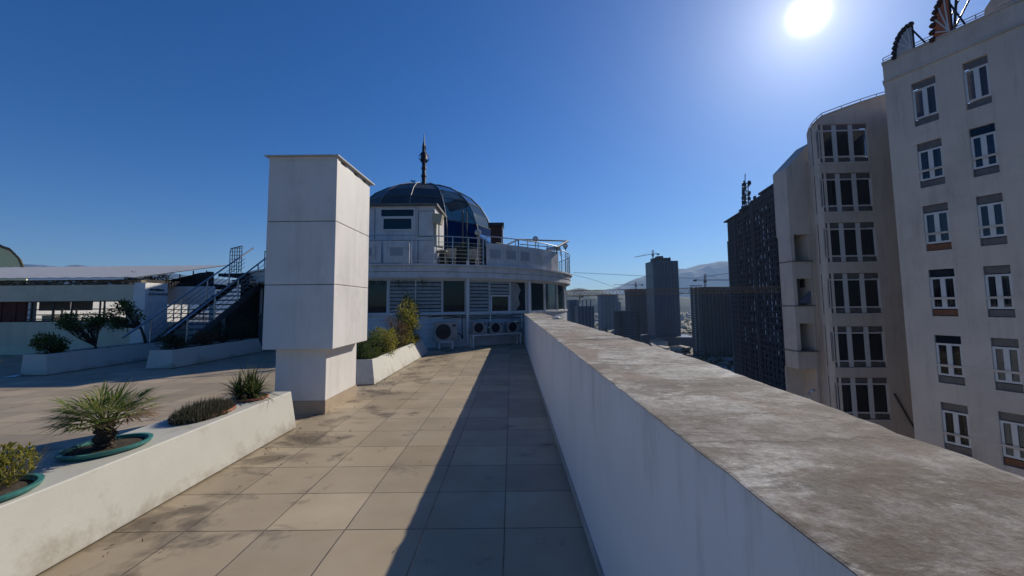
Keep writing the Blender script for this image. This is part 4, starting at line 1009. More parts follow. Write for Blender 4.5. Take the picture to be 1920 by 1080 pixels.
# opening railing
mb = MB()
for v in (565.5, 580, 590, 598): z = at(120, v, FY+.1).z; mb.box(-17.3, -13.75, FY+.09, FY+.12, z-.018, z+.018)
for u in (57, 97, 132, 185, 193, 236): x = at(u, 585, FY+.1).x; mb.box(x-.025, x+.025, FY+.125, FY+.155, zb_, zt_)
mb.build('window_railing', 'darkmetal', lb_)
MB().box(-17.25, -13.7, FY+.02, FY+.22, zb_-.0, zb_+.05).build('sill', 'darkwall', lb_)
mb = MB(); rng = random.Random(3); x = -19.5
while x < -17.3: mb.box(x, x+.16, FY+.15+.03*rng.random(), FY+.2, zb_, zt_); x += .17
mb.build('curtain', 'maroon', lb_)
MB().box(-17.3, -17.22, FY+.1, FY+.3, zb_, zt_).build('jamb', 'frame', lb_)
# interior: bluish panels on the far side, white columns
for u0, u1 in ((73, 130), (135, 172)):
    a, b_ = at(u0, 575, 18).x, at(u1, 575, 18).x
    MB().box(a, b_, 18, 18.05, 1.52, 1.95).build('far_panel', 'bluepane', lb_)
mb = MB()
for u in (100, 143, 116): a = at(u, 590, 17.2); mb.lathe((a.x, 17.2, 0), [(.05, 1.0), (.06, 1.3), (.03, 1.45), (.05, 1.6)], 8)
a, b_ = at(78, 600, 17.3).x, at(97, 600, 17.3).x; mb.box(a, b_, 17.3, 17.6, .9, 1.32)
mb.build('white_furniture', 'whitebag', lb_)
MB().box(-30, -13.1, 15, 19.5, .02, .9).build('plinth', 'cream', lb_)
mb = MB(); x = -25.5
while x < -16.6: mb.box(x, x+.46, 20.6, 20.62, .9, 2.9); x += .48
mt, n, b = newmat('backlit_sheet'); b.inputs['Base Color'].default_value = (.8, .8, .8, 1)
tr_ = n.nodes.new('ShaderNodeBsdfTranslucent'); tr_.inputs[0].default_value = (.9, .9, .9, 1); mx_ = n.nodes.new('ShaderNodeMixShader'); mx_.inputs[0].default_value = .7
n.links.new(b.outputs[0], mx_.inputs[1]); n.links.new(tr_.outputs[0], mx_.inputs[2]); n.links.new(mx_.outputs[0], n.nodes['Material Output'].inputs[0])
mb.build('added_glow_sheet', mt, lb_)  # added translucent sheets, backlit by the sun so the opening looks bright
# debris strip and roof
rng = random.Random(12); mb = MB(); mw = MB()
for _ in range(420):
    x = rng.uniform(-26, -13.5); y = FY+rng.uniform(.02, .5); z = 2.44+rng.uniform(0, .16); s_ = rng.uniform(.03, .11)
    tgt = mb if rng.random() < .78 else mw
    q = [Vector((x, y, z))+Vector((rng.uniform(-1, 1)*s_*1.6, rng.uniform(-1, 1)*s_, rng.uniform(-.6, .8)*s_)) for _ in range(4)]
    tgt.add(q, [(0, 1, 2), (0, 2, 3), (0, 3, 1), (1, 3, 2)])
mb.box(-30, -13.5, FY+.3, FY+.5, 2.44, 2.62)
mb.build('roof_debris', 'rubble', lb_); mw.build('white_debris', 'whitebag', lb_)
MB().box(-30, -13.6, FY+.5, 19.4, 2.44, 2.66).build('loft', 'darkwall', lb_)
e0 = at(0, 521, FY-.05).z; r1_ = 3.56
mb = MB(); nx = 60; x = -30.0
for i in range(nx+1):
    xx = -30+(16.5)*i/nx; dz = .02*(i % 2)
    xb = xx-.6*(i/nx)
    mb.v += [(xx, FY+.02, e0+dz-.02*i/nx), (xb, 20.0, r1_+.1+dz), (xb, 20.0, r1_+.07+dz), (xx, FY+.02, e0-.03+dz-.02*i/nx)]
for i in range(nx):
    a = i*4
    for k in range(4): mb.f.append((a+k, a+(k+1) % 4, a+4+(k+1) % 4, a+4+k))
mb.build('roof', 'roofsheet', lb_)
# signboard lettering on the pillar side
sg = thing('wall_sign', 'small dark lettering on the side of the white pillar by the stairs', 'sign', (-13.0, 15.1, 2.15))
def text(body, size, loc, rot, mt_, parent, name='lettering', ext=.004):
    cu = bpy.data.curves.new(name, 'FONT'); cu.body = body; cu.size = size; cu.extrude = ext; cu.align_x = 'CENTER'
    ob = bpy.data.objects.new('tmp', cu); COL.objects.link(ob); dg = bpy.context.evaluated_depsgraph_get(); dg.update()
    me = bpy.data.meshes.new_from_object(ob.evaluated_get(dg)); bpy.data.objects.remove(ob); bpy.data.curves.remove(cu)
    me.materials.clear(); me.materials.append(M[mt_]); o = bpy.data.objects.new(name, me); COL.objects.link(o)
    o.parent = parent; o.location = Vector(loc)-getoff(parent); o.rotation_euler = rot; return o
text('RESTAURANT', .115, (-12.985, 14.92, 2.06), (PI/2, 0, PI/2), 'signtext', sg)
rng = random.Random(1); mb = MB(); y = 14.62
while y < 15.2:
    w_ = rng.uniform(.03, .07); mb.box(-13.01, -12.99, y, y+w_, 2.22+rng.uniform(0, .02), 2.28+rng.uniform(0, .02)); y += w_+.02
mb.build('worn_lettering', 'signtext', sg)
mb = MB().tube([(-12.985, 15.33+.03*math.cos(t/10*2*PI*.8), 2.09+.03*math.sin(t/10*2*PI*.8)) for t in range(11)], .012, 5); mb.build('arrow', 'signtext', sg)
# yellow gabled building behind
yg = thing('yellow_house', 'pale yellow gabled building with a ragged dark tile edge rising behind the sheet roof', 'house', (-32, 26, 0))
G = [at(-160, 540, 25), at(-160, 470, 25), at(-30, 455, 25), at(0, 462, 25), at(24, 470, 25), at(40, 486, 25), at(48, 505, 25), at(50, 540, 25)]
mb = MB(); k = len(G)
mb.add([(p.x, 25, p.z) for p in G]+[(p.x-7, 31, p.z) for p in G], [tuple(range(k-1, -1, -1)), tuple(range(k, 2*k))]+[(i, (i+1) % k, (i+1) % k+k, i+k) for i in range(k)])
mb.build('gable_wall', 'yellow', yg)
rng = random.Random(9); mb = MB()
for i in range(1, 6):
    a, b_ = G[i], G[i+1]; n_ = max(2, int((b_-a).length/.22))
    for j in range(n_):
        p = a.lerp(b_, j/n_); q = a.lerp(b_, (j+1.15)/n_)+Vector((0, 0, rng.uniform(0, .05)))
        mb.hexa([(p.x, 24.8, p.z), (q.x, 24.8, q.z), (q.x-7, 31, q.z), (p.x-7, 31, p.z), (p.x+.02, 24.8, p.z+.15), (q.x+.05, 24.8, q.z+.13), (q.x-7, 31, q.z+.13), (p.x-7, 31, p.z+.15)])
mb.build('tiles', 'rubble', yg)
# shade net fence above the rear wall
nf = thing('net_fence', 'dark green shade net fence on posts behind the staircase', 'fence', (-12.4, 17, 2.4))
mb = MB(); a, b_ = at(278, 515, 17.2), at(402, 505, 17.2)
rng = random.Random(14); N_ = 26
for i in range(N_+1):
    x = a.x+(b_.x-a.x)*i/N_; mb.v += [(x, 17.2+rng.uniform(-.03, .03), 2.4), (x, 17.2+rng.uniform(-.03, .03), 2.4+(3.1-2.4)*min(1, .25+i/N_*.9)+rng.uniform(-.02, .02))]
for i in range(N_): mb.f.append((2*i, 2*i+2, 2*i+3, 2*i+1))
mb.build('net', 'mesh', nf)
for i in range(5):
    x = a.x+(b_.x-a.x)*(i+.5)/5; MB().tube([(x, 17.14, 2.3), (x, 17.14, 2.45+.7*min(1, .3+i/4))], .025, 6).build('post', 'darkmetal', nf)
q = at(260, 525, 16.6)
bush('climber', 'dark leafy climber spilling over the wall beside the net fence', 'plant', (q.x, 16.6, 2.4), (q.x+.3, 16.6, 2.75), (1.0, .3, .2), 1200, 'leaf_dark', 71, .07, .04, 18, .5, 5)

# ------------------------------------------------------------------ hotel on the right
ho = thing('hotel_building', 'tall grey beige rendered apartment hotel with rows of white framed windows on the right', 'building', (22, 20, -60))
TOPZ = 13.62; BZ = -59.9
A0 = Vector((20.62, 15.6, 0)); A1 = Vector((19.03, 19.76, 0)); u_ = (A1-A0).normalized(); LW = (A1-A0).length
nA = Vector((-u_.y, u_.x, 0))
if nA.x > 0: nA = -nA
o_ = A0
def on_facade(u, v):                      # where a photo position lands on the flat facade: (distance along, height)
    d = ray(u, v); den = d.x*nA.x+d.y*nA.y; t = ((A0-CAM).x*nA.x+(A0-CAM).y*nA.y)/den; p = CAM+d*t
    return (p-A0).dot(u_), p.z
colB = (on_facade(1871, 770)[0], on_facade(1925, 782)[0]); colA = (on_facade(1763, 752)[0], on_facade(1814, 763)[0])
cols = [(min(c)+.0, max(c)) for c in (colA, colB)]
holes = []; rows = list(range(-4, 5))
zw = [(12.0-3*k, 12.0-3*k-2.14) for k in range(0, 9)]     # top and bottom of each window
for a, b_ in cols:
    for zt_, zb_ in zw: holes.append((a, b_, zb_, zt_))
mb = MB(); wall_holes(mb, A0, u_, nA, LW, BZ, TOPZ, holes, .17)
# return, bay, round corner, rear
bay0, bay1 = Vector((24.6, 25.05, 0)), Vector((20.15, 25.3, 0))
path = [Vector((A1.x+1.6, A1.y+1.4, 0)), Vector((24.6, 24.4, 0))]
def sheet(pts, z0, z1):
    for p, q in zip(pts, pts[1:]): mb.add([(p.x, p.y, z0), (q.x, q.y, z0), (q.x, q.y, z1), (p.x, p.y, z1)], [(0, 1, 2, 3)])
sheet([A1, path[0], path[1], bay0], BZ, TOPZ)
ub = (bay1-bay0).normalized(); nb = Vector((0, -1, 0)); LB = (bay1-bay0).length
def on_bay(u, v):
    n_ = Vector((ub.y, -ub.x, 0)); d = ray(u, v); t = ((bay0-CAM).x*n_.x+(bay0-CAM).y*n_.y)/(d.x*n_.x+d.y*n_.y); p = CAM+d*t
    return (p-bay0).dot(ub), p.z
ba, bb_ = on_bay(1660, 650)[0], on_bay(1564, 650)[0]
zr = [on_bay(1600, v)[1] for v in (512, 580, 612, 688, 708, 792)]
bh = []
pit = (zr[0]-zr[2]+zr[2]-zr[4])/2; hh_ = 2.5
bz_list = [zr[0]+pit*3-.0, zr[0]+pit*2, zr[0]+pit, zr[0], zr[2], zr[4], zr[4]-pit, zr[4]-2*pit]
for zt_ in bz_list:
    bh.append((ba, bb_, zt_-hh_, zt_))
TB = 12.55; TBB = 13.3
wall_holes(mb, bay0, ub, nb, LB, BZ, TBB, [h for h in bh if h[3] < TBB], .17)
corner = [bay1, Vector((19.95, 25.5, 0)), Vector((19.85, 25.8, 0)), Vector((19.95, 26.2, 0)), Vector((20.3, 26.9, 0))]
sheet(corner, BZ, TB)
crest = [bay0, bay0+ub*1.0, bay0+ub*2.0, bay0+ub*3.2, bay1]+corner[1:]
cz_ = [14.9, 14.65, 14.35, 13.95, 13.5, 13.3, 13.1, 12.95, 12.8]
for i_, (p, q, za, zc) in enumerate(zip(crest, crest[1:], cz_, cz_[1:])): mb.add([(p.x, p.y, TBB if i_ < 4 else TB), (q.x, q.y, TBB if i_ < 4 else TB), (q.x, q.y, zc), (p.x, p.y, za)], [(0, 1, 2, 3)])
rear = [Vector((20.3, 26.9, 0)), Vector((21.2, 29.6, 0)), Vector((22.3, 31.5, 0)), Vector((23.7, 33.6, 0)), Vector((30, 36, 0))]
sheet(rear, BZ, TOPZ-2.6)
right = [Vector((23.5, 12.6, 0)), A0]
sheet([Vector((40, 12, 0)), right[0], A0], BZ, TOPZ)
sheet([Vector((30, 36, 0)), Vector((40, 36, 0)), Vector((40, 12, 0))], BZ, TOPZ-.6)
recalc[0] = False; mb.build('wall', 'hotel', ho); recalc[0] = True
poly = [(40, 12), (23.5, 12.6), (A0.x, A0.y), (A1.x, A1.y)]+[(p.x, p.y) for p in path]+[(bay0.x, bay0.y)]+[(p.x, p.y) for p in corner+rear[1:]]+[(40, 36)]
MB().prism([(x+.35+.01*x, y+.1) for x, y in poly[1:-1]]+[(39.8, 35.8), (39.8, 12.4)], 9.6, 9.8).build('flat_roof', 'hotelband', ho)
# parapet thickness and cornice moulding
def strip(pts, z0, z1, out, inn, nm, mt_='hotelband'):
    m_ = MB(); k = len(pts); L_ = []; I_ = []
    for i, p in enumerate(pts):
        a = pts[max(0, i-1)]; b_ = pts[min(k-1, i+1)]; d = (b_-a).normalized(); n_ = Vector((-d.y, d.x, 0))
        L_.append(p+n_*out); I_.append(p-n_*inn)
    for i in range(k):
        m_.v += [(L_[i].x, L_[i].y, z0), (L_[i].x, L_[i].y, z1), (I_[i].x, I_[i].y, z1), (I_[i].x, I_[i].y, z0)]
    for i in range(k-1):
        a = i*4
        for j in range(4): m_.f.append((a+j, a+(j+1) % 4, a+4+(j+1) % 4, a+4+j))
    m_.f += [(0, 1, 2, 3), ((k-1)*4+3, (k-1)*4+2, (k-1)*4+1, (k-1)*4)]
    return m_.build(nm, mt_, ho)
strip([right[0], A0, A1, path[0]], TOPZ-.02, TOPZ+.06, .05, .22, 'parapet_cap'); strip([right[0], A0, A1, path[0]], TOPZ-1.02, TOPZ-.9, .07, 0.0, 'cornice')
strip(rear, TOPZ-2.62, TOPZ-2.55, .05, .2, 'parapet_cap')
for zt_ in (1.62, -1.4, -4.4, 4.6, 7.6): strip([A0, A1], zt_-.0, zt_+.1, .012, 0.0, 'floor_band', 'hotel')
# windows on the flat facade
rng = random.Random(31)
def hotel_window(o, u, n, a0, a1, zb, zt, kind, nm='window'):
    root = MB(); w_ = a1-a0; f_ = .085; d0, d1 = -.13, -.06
    tr = zt-.36; lo = zb+.34
    top_panel = MB().obox(o, u, n, a0+.02, a1-.02, -.10, -.085, tr+.04, zt-.02)
    low_panel = MB().obox(o, u, n, a0+.02, a1-.02, -.10, -.085, zb+.02, lo-.04)
    root.obox(o, u, n, a0, a0+f_, d0, d1, lo, tr); root.obox(o, u, n, a1-f_, a1, d0, d1, lo, tr)
    nd = 2 if kind != 'triple' else 3
    root.obox(o, u, n, a0+f_, a1-f_, d0, d1, lo, lo+f_); root.obox(o, u, n, a0+f_, a1-f_, d0, d1, tr-f_, tr)
    for k in range(1, nd):
        x = a0+w_*k/nd; h_ = .085 if nd == 2 else .13
        root.obox(o, u, n, x-h_, x+h_, d0-.002, d1+.004, lo+.01 if nd == 2 else zb+.03, tr-.01 if nd == 2 else zt-.03)
    root.obox(o, u, n, a0, a1, -.06, .03, zb-.05, zb) if nd == 3 else None
    fo = root.build(nm, 'frame', ho)
    top_panel.build('top_panel', 'lintel' if rng.random() < .8 else 'glass_dark', fo); low_panel.build('lower_panel', 'lintel' if rng.random() < .7 else 'curtain_brown', fo)
    MB().obox(o, u, n, a0+f_, a1-f_, -.105, -.098, lo+f_, tr-f_).build('pane', 'glass_room', fo)
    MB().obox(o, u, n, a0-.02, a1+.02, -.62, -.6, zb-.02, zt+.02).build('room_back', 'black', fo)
    cu = MB(); mt_ = rng.choice(['curtain', 'curtain', 'curtain_brown', 'curtain', 'bluepane']); full = rng.random()
    x = a0+.04
    while x < a1-.05:
        t = (x-a0)/w_
        if full < .35 or t < .28 or t > .74:
            cu.obox(o, u, n, x, x+.045, -.26-.03*rng.random(), -.24, lo, tr)
        x += .05
    if cu.v: cu.build('curtain', mt_, fo)
    return fo
for a, b_ in cols:
    for zt_, zb_ in zw: hotel_window(A0, u_, nA, a, b_, zb_, zt_, 'double')
for zt_ in [z for z in bz_list if z < TBB]: hotel_window(bay0, ub, nb, ba, bb_, zt_-hh_, zt_, 'triple')
# window on the return wall beside the corner stays hidden; diagonal pipe
p, q = on_bay(1675, 738), on_bay(1716, 808)
MB().tube([bay0+ub*p[0]+Vector((0, -.05, p[1])), bay0+ub*q[0]+Vector((0, -.05, q[1]))], .05, 6).build('drain_pipe', 'darkmetal', ho)
# balcony stack
bc_o = Vector((19.75, 27.2, 0))
x0b, x1b = at(1492, 600, 27.2).x, at(1529, 600, 27.2).x
fl0 = at(1500, 574, 27.2).z; pitb = 3.0
mb = MB(); ml = MB()
for k in range(-2, 5):
    zf = fl0+k*pitb
    if k < -1 or k > 1: continue
    mb.box(x0b, x1b, 27.2, 28.6, zf-1.15, zf-.02); MB().box(x0b-.04, x1b+.02, 27.1, 28.6, zf-.02, zf+.05).build('balcony_slab', 'lintel', ho)
    mb.box(x0b, x0b+.25, 27.22, 28.6, zf+.05, zf+pitb-1.15)
zk = fl0+2*pitb-1.15
mb.hexa([(x0b, 27.2, zk), (20.75, 27.2, zk), (20.75, 28.6, zk), (x0b, 28.6, zk), (x0b, 27.2, 10.7), (20.75, 27.2, 12.55), (20.75, 28.6, 12.55), (x0b, 28.6, 10.7)])
mb.box(x1b+.04, 20.75, 27.2, 28.0, BZ, zk-.01)
mb.box(x0b, x1b+.2, 28.5, 28.6, BZ, zk)
mb.box(x1b-.12, x1b, 27.23, 28.5, BZ, zk-.02)
mb.build('balcony', 'hotel', ho)
q = at(1513, 532, 27.9); ac = MB().box(q.x-.35, q.x+.35, 27.8, 28.1, q.z-.25, q.z+.3); ac.build('balcony_condenser', 'concdark', ho)
q = at(1507, 560, 27.2); MB().hexa([(q.x-.45, 27.15, q.z-.3), (q.x+.4, 27.15, q.z-.3), (q.x+.4, 27.18, q.z-.3), (q.x-.45, 27.18, q.z-.3), (q.x+.25, 27.15, q.z+.35), (q.x+.4, 27.15, q.z+.5), (q.x+.4, 27.18, q.z+.5), (q.x+.25, 27.18, q.z+.35)]).build('hanging_cloth', 'bluepane', ho)
# rooftop railings
def rrail(pts, z, h, nm='roof_railing'):
    m_ = MB()
    for k in (1, .55): m_.tube([(p.x, p.y, z+h*k) for p in pts], .022, 5)
    for a, b_ in zip(pts, pts[1:]):
        n_ = max(1, int((b_-a).length/1.1))
        for i in range(n_+1): p = a.lerp(b_, i/n_); m_.tube([(p.x, p.y, z), (p.x, p.y, z+h)], .02, 5)
    m_.build(nm, 'steel', ho)
off = Vector((.1, .05, 0))
rrail([A0+off, A1+off], TOPZ+.05, .28); 
m_ = MB(); cp = [Vector((p.x+.06, p.y+.05, z+.22)) for p, z in zip(crest, cz_)]; m_.tube(cp, .03, 5)
for p in cp: m_.tube([p, p-Vector((0, 0, .25))], .02, 5)
m_.build('roof_railing', 'steel', ho)
m_ = MB(); k_ = 0
for p, z in zip(crest, cz_): m_.v += [(p.x-.05, p.y-.05, z-.06), (p.x-.05, p.y-.05, z+.03), (p.x+.2, p.y+.2, z+.03), (p.x+.2, p.y+.2, z-.06)]
for i in range(len(crest)-1):
    for j in range(4): m_.f.append((i*4+j, i*4+(j+1) % 4, i*4+4+(j+1) % 4, i*4+4+j))
m_.build('parapet_cap', 'hotelband', ho)
# attic block set back above the flat facade
at0, at1 = A0+Vector((.9, -.6, 0)), A0+u_*1.6+Vector((.9, .0, 0))
mb = MB().hexa([(at0.x, at0.y, TOPZ-1), (at1.x, at1.y, TOPZ-1), (at1.x+7, at1.y+2, TOPZ-1), (at0.x+7, at0.y, TOPZ-1), (at0.x, at0.y, TOPZ+3.2), (at1.x+.3, at1.y, TOPZ+.9), (at1.x+7, at1.y+2, TOPZ+.9), (at0.x+7, at0.y, TOPZ+3.2)])
mb.build('attic', 'hotel', ho)
MB().tube([A0+u_*2.1+Vector((.3, 0, TOPZ)), A0+u_*.4+Vector((.5, 0, TOPZ+3.4))], .04, 6).tube([A0+u_*2.0+Vector((.3, 0, TOPZ)), A0+u_*1.7+Vector((.3, 0, TOPZ+2.6))], .05, 6).tube([A0+u_*2.5+Vector((.3, 0, TOPZ)), A0+u_*.9+Vector((.5, 0, TOPZ+3.4))], .03, 6).build('sign_brace', 'darkmetal', ho)
# rooftop sign pieces
def scallop(nm, lb, base, w_, h_, mt1, mt2, lean=0.0):
    t = thing(nm, lb, 'roof sign', tuple(base)); s_ = MB(); d = u_
    # quarter fan panel
    pts = [Vector((0, 0, 0))]+[Vector((w_*math.sin(a*PI/16), 0, h_*math.cos(a*PI/16))) for a in range(9)]
    def P(x, z, y=0): return base+d*x*1.0+Vector((0, 0, z))+nA*y
    fr_ = [P(p.x, p.z, 0) for p in pts]; bk = [P(p.x, p.z, -.12) for p in pts]; k = len(pts)
    s_.add(fr_+bk, [tuple(range(k)), tuple(range(2*k-1, k-1, -1))]+[(i, i+k, (i+1) % k+k, (i+1) % k) for i in range(k)]); s_.build('panel', mt1, t)
    sc_ = MB()
    for a in range(9):
        x, z = w_*1.0*math.sin(a*PI/16), h_*1.0*math.cos(a*PI/16); sc_.sphere(P(x, z, 0), .13, 8)
    sc_.build('scalloped_edge', mt2, t)
    rb = MB()
    for a in range(1, 8, 2): rb.tube([P(.05, .05, .02), P(w_*.95*math.sin(a*PI/16), h_*.95*math.cos(a*PI/16), .02)], .03, 5)
    rb.build('rib', 'frame', t)
    MB().tube([P(0, 0, -.1), P(0, h_*1.12, -.1)], .05, 6).tube([P(-.45, 0, -.1), P(0, h_*.8, -.1)], .035, 6).build('post', 'darkmetal', t)
a_, z_ = on_facade(1712, 95); scallop('fan_sign', 'grey fan shaped rooftop sign with a scalloped rim near the left roof corner', A0+u_*(a_)+Vector((0, 0, TOPZ+.05)), .72, 1.25, 'signgrey', 'darkmetal')
a_, z_ = on_facade(1783, 60); scallop('orange_sign', 'orange red rooftop sign with a lumpy scalloped outline by the attic', A0+u_*(a_)+Vector((0, 0, TOPZ+.05)), .62, 1.75, 'redthing', 'brownbox')
# white swan shaped bracket and wires low on the balcony stack
q = at(1522, 742, 26.0)
br = MB().tube([q+Vector((.2, 0, .35)), q+Vector((-.1, 0, .25)), q+Vector((-.22, 0, 0)), q+Vector((-.05, 0, -.28)), q+Vector((.15, 0, -.4))], .09, 8, .05)
tag(br.build('white_bracket', 'frame', smooth=True, loc=tuple(q)), 'curved white bracket low on the hotel wall where wires end', 'bracket')
q0 = at(1440, 735, 24); wi = MB()
wi.tube([(1.2, 10.5, .9), q0+Vector((-4, 0, -.3)), q], .02, 4); wi.tube([(1.25, 8, .5), q0+Vector((-3, -1, -.9)), q+Vector((0, 0, -.6))], .02, 4)
tag(wi.build('wires', 'whitebag'), 'thin pale wires running from the parapet to the hotel wall', 'wires')

# ------------------------------------------------------------------ city towers
def tower(nm, lb, u0, u1, vtop, Y, mt_='towergrey', dep=None, fh=3.2, slabs=True, ribs=5, rib_mt='towerrib', proj=.9, taper=0, slab_mt=None, z_bot=-60, gaps=None, group='towers of the city'):
    vm = (vtop+650)/2
    xa, xb = at(u0, vtop, Y).x, at(u1, vtop, Y).x; zt = at((u0+u1)/2, vtop, Y).z; D = dep or (xb-xa)
    t = thing(nm, lb, 'tower', ((xa+xb)/2, Y+D/2, z_bot), group)
    MB().box(xa, xb, Y, Y+D, z_bot, zt).build('shaft', mt_, t)
    if slabs:
        mb = MB(); z = z_bot+fh
        while z < zt: mb.box(xa-proj, xa+(xb-xa)*.16, Y-proj, Y+D*.9, z-.35, z+.0); mb.box(xb-(xb-xa)*.16, xb+proj, Y-proj*.8, Y+D*.9, z-.35, z+.0); mb.box(xa+(xb-xa)*.1, xb-(xb-xa)*.1, Y-.12, Y+.5, z-.3, z-.05); z += fh
        mb.build('balcony_slabs', slab_mt or rib_mt, t)
    if ribs:
        mb = MB()
        for k in range(ribs):
            x = xa+(xb-xa)*(.2+.62*k/(max(1, ribs-1))); mb.box(x-(xb-xa)*.012, x+(xb-xa)*.012, Y-.7, Y, z_bot, zt-1)
        mb.build('pier', rib_mt, t)
        mb = MB(); z = z_bot+fh
        while z < zt-2: mb.box(xa+(xb-xa)*.19, xb-(xb-xa)*.19, Y-.25, Y, z-.9, z); z += fh
        mb.build('spandrel', 'concdark' if mt_ != 'concdark' else 'towergrey', t)
    return t, xa, xb, zt, D
t, xa, xb, zt, D = tower('glass_tower', 'tallest blue glass tower with a crane on its left shoulder', 1224, 1271, 489, 600, 'towerblue', 34, 3.0, ribs=6, rib_mt='towergrey')
MB().box(xa+4, xb-9, 604, 622, zt, zt+5).box(xa+10, xa+18, 606, 618, zt+5, zt+8).build('plant_room', 'concdark', t)
MB().box(xa-26, xb+14, 575, 640, -60, -47).build('podium', 'towerblue', t)
MB().tube([(xb-8, 610, zt), (xb-8, 610, zt+7)], .5, 4).build('mast', 'concdark', t)
tower('brown_tower', 'brownish tower with a red formwork top just left of the tallest blue tower', 1181, 1222, 546, 680, 'conc', 30, 3.1, ribs=4, rib_mt='concdark')
xa, xb, zt = at(1181, 546, 680).x, at(1222, 546, 680).x, at(1200, 546, 680).z
tag(MB().box(xa-.5, xb+.5, 679, 711, zt-1, zt+4).build('formwork', 'redtop'), 'red formwork crown on the brownish tower', 'formwork')
tower('dark_tower', 'shorter dark brown tower in front of the brownish one', 1160, 1199, 583, 520, 'concdark', 24, 3.0, ribs=3, rib_mt='conc')
tower('slim_tower', 'pale grey blue twin slab tower left of the brown towers', 1126, 1158, 552, 980, 'towergrey', 36, 3.2, ribs=4, slabs=False)
tower('residential_block', 'leftmost grey residential block beside the domed building', 1068, 1083, 562, 640, 'towergrey', 30, 3.2, ribs=2, slabs=True)
tower('residential_block', 'second grey residential block with open top floors, behind the wall corner', 1083, 1114, 574, 600, 'towerblue', 30, 3.2, ribs=4, slabs=True)
xa, xb, zt = at(1084, 574, 600).x, at(1114, 574, 600).x, at(1100, 574, 600).z
mb = MB()
for k in range(3):
    for j in range(4): x = xa+(xb-xa)*(j+.1)/4; mb.box(x, x+1.4, 602, 604, zt+k*3.2, zt+k*3.2+2.8)
    mb.box(xa+(4 if k else 0), xb, 601, 625, zt+k*3.2+2.8, zt+k*3.2+3.2)
tag(mb.build('unfinished_floors', 'towerrib'), 'open unfinished concrete floors on top of the second residential block', 'frame')
tower('distant_tower', 'faint narrow tower far behind between the slim tower and the brown tower', 1158, 1164, 566, 1300, 'towergrey', 20, 3.2, ribs=0, slabs=False)

# slab tower under construction
Ys = 470; xa, xb = at(1296, 540, Ys).x, at(1376, 540, Ys).x; zt = at(1330, 538, Ys).z
st_ = thing('slab_block', 'long dark brown slab block under construction with lit gaps between its left balconies', 'building', ((xa+xb)/2, Ys, -60))
w_ = xb-xa
MB().box(xa+w_*.26, xb+30, Ys, Ys+26, -60, zt).build('shaft', 'concdark', st_)
mb = MB(); z = -60; k = 0
for x in (xa, xa+w_*.11, xa+w_*.20): mb.box(x, x+w_*.03, Ys, Ys+3, -60, zt)
mb.build('column', 'conc', st_)
mb = MB()
while z < zt-.5:
    mb.box(xa-.4, xa+w_*.26, Ys-.5, Ys+3, z+2.0, z+2.9) if z > -60 else None; z += 2.9
mb.build('balcony_slab', 'conc', st_)
mb = MB().box(xa+.5, xa+w_*.10, Ys+3.0, Ys+3.3, -58, zt-1); mb.box(xa+w_*.13, xa+w_*.19, Ys+3.0, Ys+3.3, -58, zt-1)
mb.build('bright_gap_fill', 'daylight_fill', st_)  # pale sheets paint the brightness of the gaps between open floors
mb = MB(); z = -57
while z < zt-1: mb.box(xa+w_*.3, xb+30, Ys-.5, Ys, z, z+.5); z += 2.9
mb.build('floor_edge', 'conc', st_)
mb = MB()
for k in range(9): x = xa+w_*(.3+.085*k); mb.box(x, x+1.1, Ys-.9, Ys, -60, zt-1)
mb.build('pier', 'conc', st_)

# large near tower under construction
hi = thing('dark_high_rise', 'huge dark unfinished high rise with rows of small windows painted bright as open sky next to the hotel', 'building', (140, 200, -60))
P0 = at(1487, 520, 178); P1 = at(1386, 520, 243); P1 = Vector((P1.x, 243, 0)); P0 = Vector((P0.x, 178, 0))
_d = ray(1369, 520); _e = P1-P0; _k = (P0.x*_d.y-P0.y*_d.x)/(_e.y*_d.x-_e.x*_d.y); P1 = P0+_e*_k      # same facade line, carried on to its far end
uh_ = (P0-P1).normalized(); LH = (P0-P1).length; nh = Vector((uh_.y, -uh_.x, 0))
if nh.x > 0: nh = -nh
def on_h(u, v):
    d = ray(u, v); t = (P1-CAM).dot(nh)/(d.x*nh.x+d.y*nh.y); p = CAM+d*t; return (p-P1).dot(uh_), p.z
zA = on_h(1407, 378)[1]; zB = on_h(1386, 402)[1]
aS = on_h(1405, 380)[0]
bk = -nh*34
def blk(a0, a1, z0, z1, d0, d1, mb):
    return mb.obox(P1, uh_, nh, a0, a1, -d1, -d0, z0, z1)
holes_h = []; colsx = []
fh = 3.0
zz = -50
bays = [(.02, .05), (.075, .105), (.13, .16), (.20, .225), (.26, .29)] 
winl = []
mb = MB()
cols_u = [1393, 1399, 1407, 1413, 1425, 1431, 1438, 1446, 1453, 1461, 1468, 1475]
k = 0
z = -48
hl = []
while z < zA-4:
    for ci, u in enumerate(cols_u):
        a = on_h(u, 560)[0]
        if z+2 > zB-1 and a < aS+1: continue
        hl.append((a-1.0, a+1.0, z, z+2.0))
    z += fh
hl.sort()
wall_holes(mb, P1, uh_, nh, LH, -60, zB, [h for h in hl if h[3] < zB-.5], 1.2)
wall_holes(mb, P1+uh_*(aS), uh_, nh, LH-aS, zB, zA, [(h[0]-aS, h[1]-aS, h[2], h[3]) for h in hl if h[2] > zB+.5], 1.2)
recalc[0] = False; mb.build('facade', 'concdark', hi); recalc[0] = True
mb = MB(); blk(0, LH, -60, zB-.01, 1.2, 34, mb); blk(aS, LH, zB-.01, zA-.01, 1.2, 34, mb); mb.build('core', 'concdark', hi)
rng = random.Random(77)
lit = [h for h in hl if -48 < h[2]]
big = MB(); cnt = 0
